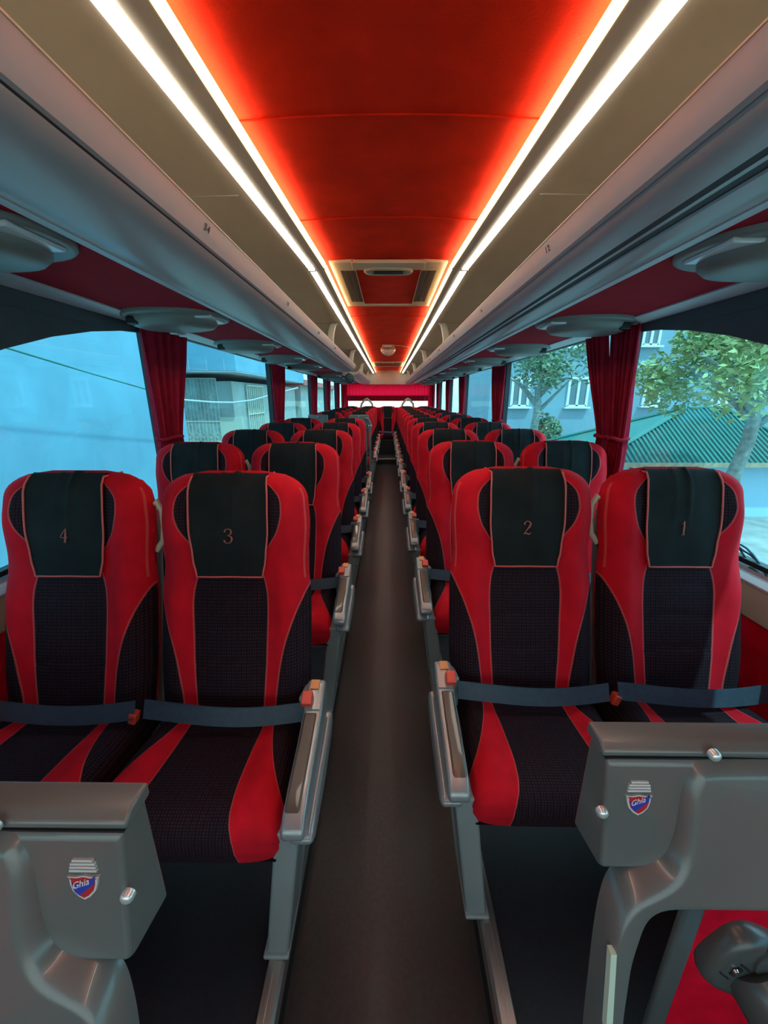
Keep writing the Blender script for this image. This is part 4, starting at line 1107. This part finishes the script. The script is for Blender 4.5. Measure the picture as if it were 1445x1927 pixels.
b = B(); b.box(L((lerp(e0.x, e1.x, .5), Ye+1.9, (zE+ZG)/2)), (e1.x-e0.x-.5, 2.8, zE-ZG)); obj('wall', b, mat('blue_board', (.42, .62, .74), .8), t, smooth=0)

def tree(loc, h, rc_, nleaf, crown, trunk_r, label, leafm, squash=1., lsize=.12, second=None):
    t = thing('tree', loc, label, 'tree')
    b = B(); pts = [(.03*math.sin(i*1.7), .03*math.cos(i*2.1), h*i/6) for i in range(7)]
    b.tube(pts, [trunk_r*(1-.07*i) for i in range(7)], 12)
    for k in range(6):
        a = k*1.1; b.tube([(0, 0, h*.72+.1*k), (.4*rc_*math.cos(a), .4*rc_*math.sin(a), h*.9+.1*k), (.8*rc_*math.cos(a), .8*rc_*math.sin(a), h+.2*rc_)], [trunk_r*.45, trunk_r*.3, .02], 7)
    obj('trunk', b, M_bark, t, smooth=60)
    b = B()
    cs = [(Vector(crown)+Vector((random.uniform(-1, 1)*rc_*.75, random.uniform(-1, 1)*rc_*.75, random.uniform(-.6, .6)*rc_*squash)), rc_*random.uniform(.25, .5)) for _ in range(16)]
    if second: cs += [(Vector(second[0])+Vector((random.uniform(-1, 1), random.uniform(-1, 1), random.uniform(-.5, .5)))*second[1]*.6, second[1]*.5) for _ in range(6)]
    for i in range(nleaf):
        c, r = random.choice(cs)
        d = Vector((random.gauss(0, 1), random.gauss(0, 1), random.gauss(0, 1))).normalized()*r*random.random()**.4
        p = c+d; l = lsize*random.uniform(.6, 1.3)
        x = Vector((random.gauss(0, 1), random.gauss(0, 1), random.gauss(0, .6))).normalized(); y = x.cross(Vector((random.gauss(0, 1), random.gauss(0, 1), random.gauss(0, 1)))).normalized()
        q = [p-x*l, p+y*l*.4-x*l*.2, p+x*l, p-y*l*.4-x*l*.2]
        b.face([b.v(w) for w in q])
    f = obj('foliage', b, leafm, t, smooth=0, flip=False, weld=False)
    f['kind'] = 'stuff'
    return t
p = at_y(1408, 790, 6.2)
tree((p.x, 6.2, ZG), 3.0, 1.45, 9000, (.15, .35, 3.35), .13, 'leafy tree with a pale trunk in front of the green roofed shed', M_leaf1, .8, .065)
p = at_y(1006, 790, 13.2)
tree((p.x, 13.2, ZG), 3.0, 1.25, 4200, (.1, 0, 3.9), .17, 'tree with sparse leaves in front of the apartment house, seen behind seat 1', M_leaf2, .8, .085, ((.75, .2, 1.75), .7))
# stone blocks and clutter by the shed
p = at_x(1425, 960, 3.6)
for i, (dx, dy, sz) in enumerate(((0, 0, .5), (.6, .35, .42))):
    b = B(); b.box((p.x+.3+dx, p.y+dy, ZG+sz/2), (sz*1.3, sz, sz)); tag(obj('stone_block', b, mat('grey_stone', (.3, .33, .33), .9, noise=.3, scale=6, bump=.5, bscale=12), bevel=.05), 'rough grey stone block on the yard, %s the coach' % ('nearer' if i == 0 else 'farther from'), 'block')

# ================================================================== LIGHT FROM OUTSIDE
w = bpy.data.worlds.new('sky'); S.world = w; w.use_nodes = True
t = w.node_tree; bg = t.nodes['Background']
sky = t.nodes.new('ShaderNodeTexSky'); sky.sky_type = 'NISHITA'; sky.sun_disc = False; sky.sun_elevation = math.radians(48); sky.sun_rotation = math.radians(60)
sky.air_density = 1.2; sky.dust_density = 2.5
mx = t.nodes.new('ShaderNodeMix'); mx.data_type = 'RGBA'; mx.inputs['Factor'].default_value = .55; mx.inputs[7].default_value = (5.6, 5.6, 5.5, 1)
t.links.new(sky.outputs[0], mx.inputs[6]); t.links.new(mx.outputs[2], bg.inputs['Color'])
bg.inputs['Strength'].default_value = .42

sun = bpy.data.lights.new('sun', 'SUN'); so = bpy.data.objects.new('sun', sun); COL.objects.link(so)
sun.energy = 3.2; sun.angle = math.radians(1.2); sun.color = (1, .95, .86)
d_ = Vector((-.30, .42, -.86)); so.rotation_euler = d_.to_track_quat('-Z', 'Y').to_euler(); so.location = (6, -8, 14)

# ================================================================== CAMERA
cam = bpy.data.cameras.new('camera'); co = bpy.data.objects.new('camera', cam); COL.objects.link(co)
cam.sensor_fit = 'AUTO'; cam.sensor_width = 36; cam.lens = F/1927*36; cam.clip_start = .02; cam.clip_end = 300
co.location = (0, 0, CZ); co.rotation_euler = (PI/2-PIT, 0, math.atan(7.5*CP/F))
S.camera = co
S.view_settings.view_transform = 'Standard'; S.view_settings.look = 'None'; S.view_settings.gamma = 1; S.view_settings.use_curve_mapping = False
S.view_settings.exposure = 0.55
cy_ = S.cycles
cy_.max_bounces = 8; cy_.diffuse_bounces = 5; cy_.glossy_bounces = 4; cy_.transparent_max_bounces = 12; cy_.transmission_bounces = 4
cy_.sample_clamp_indirect = 6; cy_.use_denoising = True; cy_.caustics_reflective = False; cy_.caustics_refractive = False
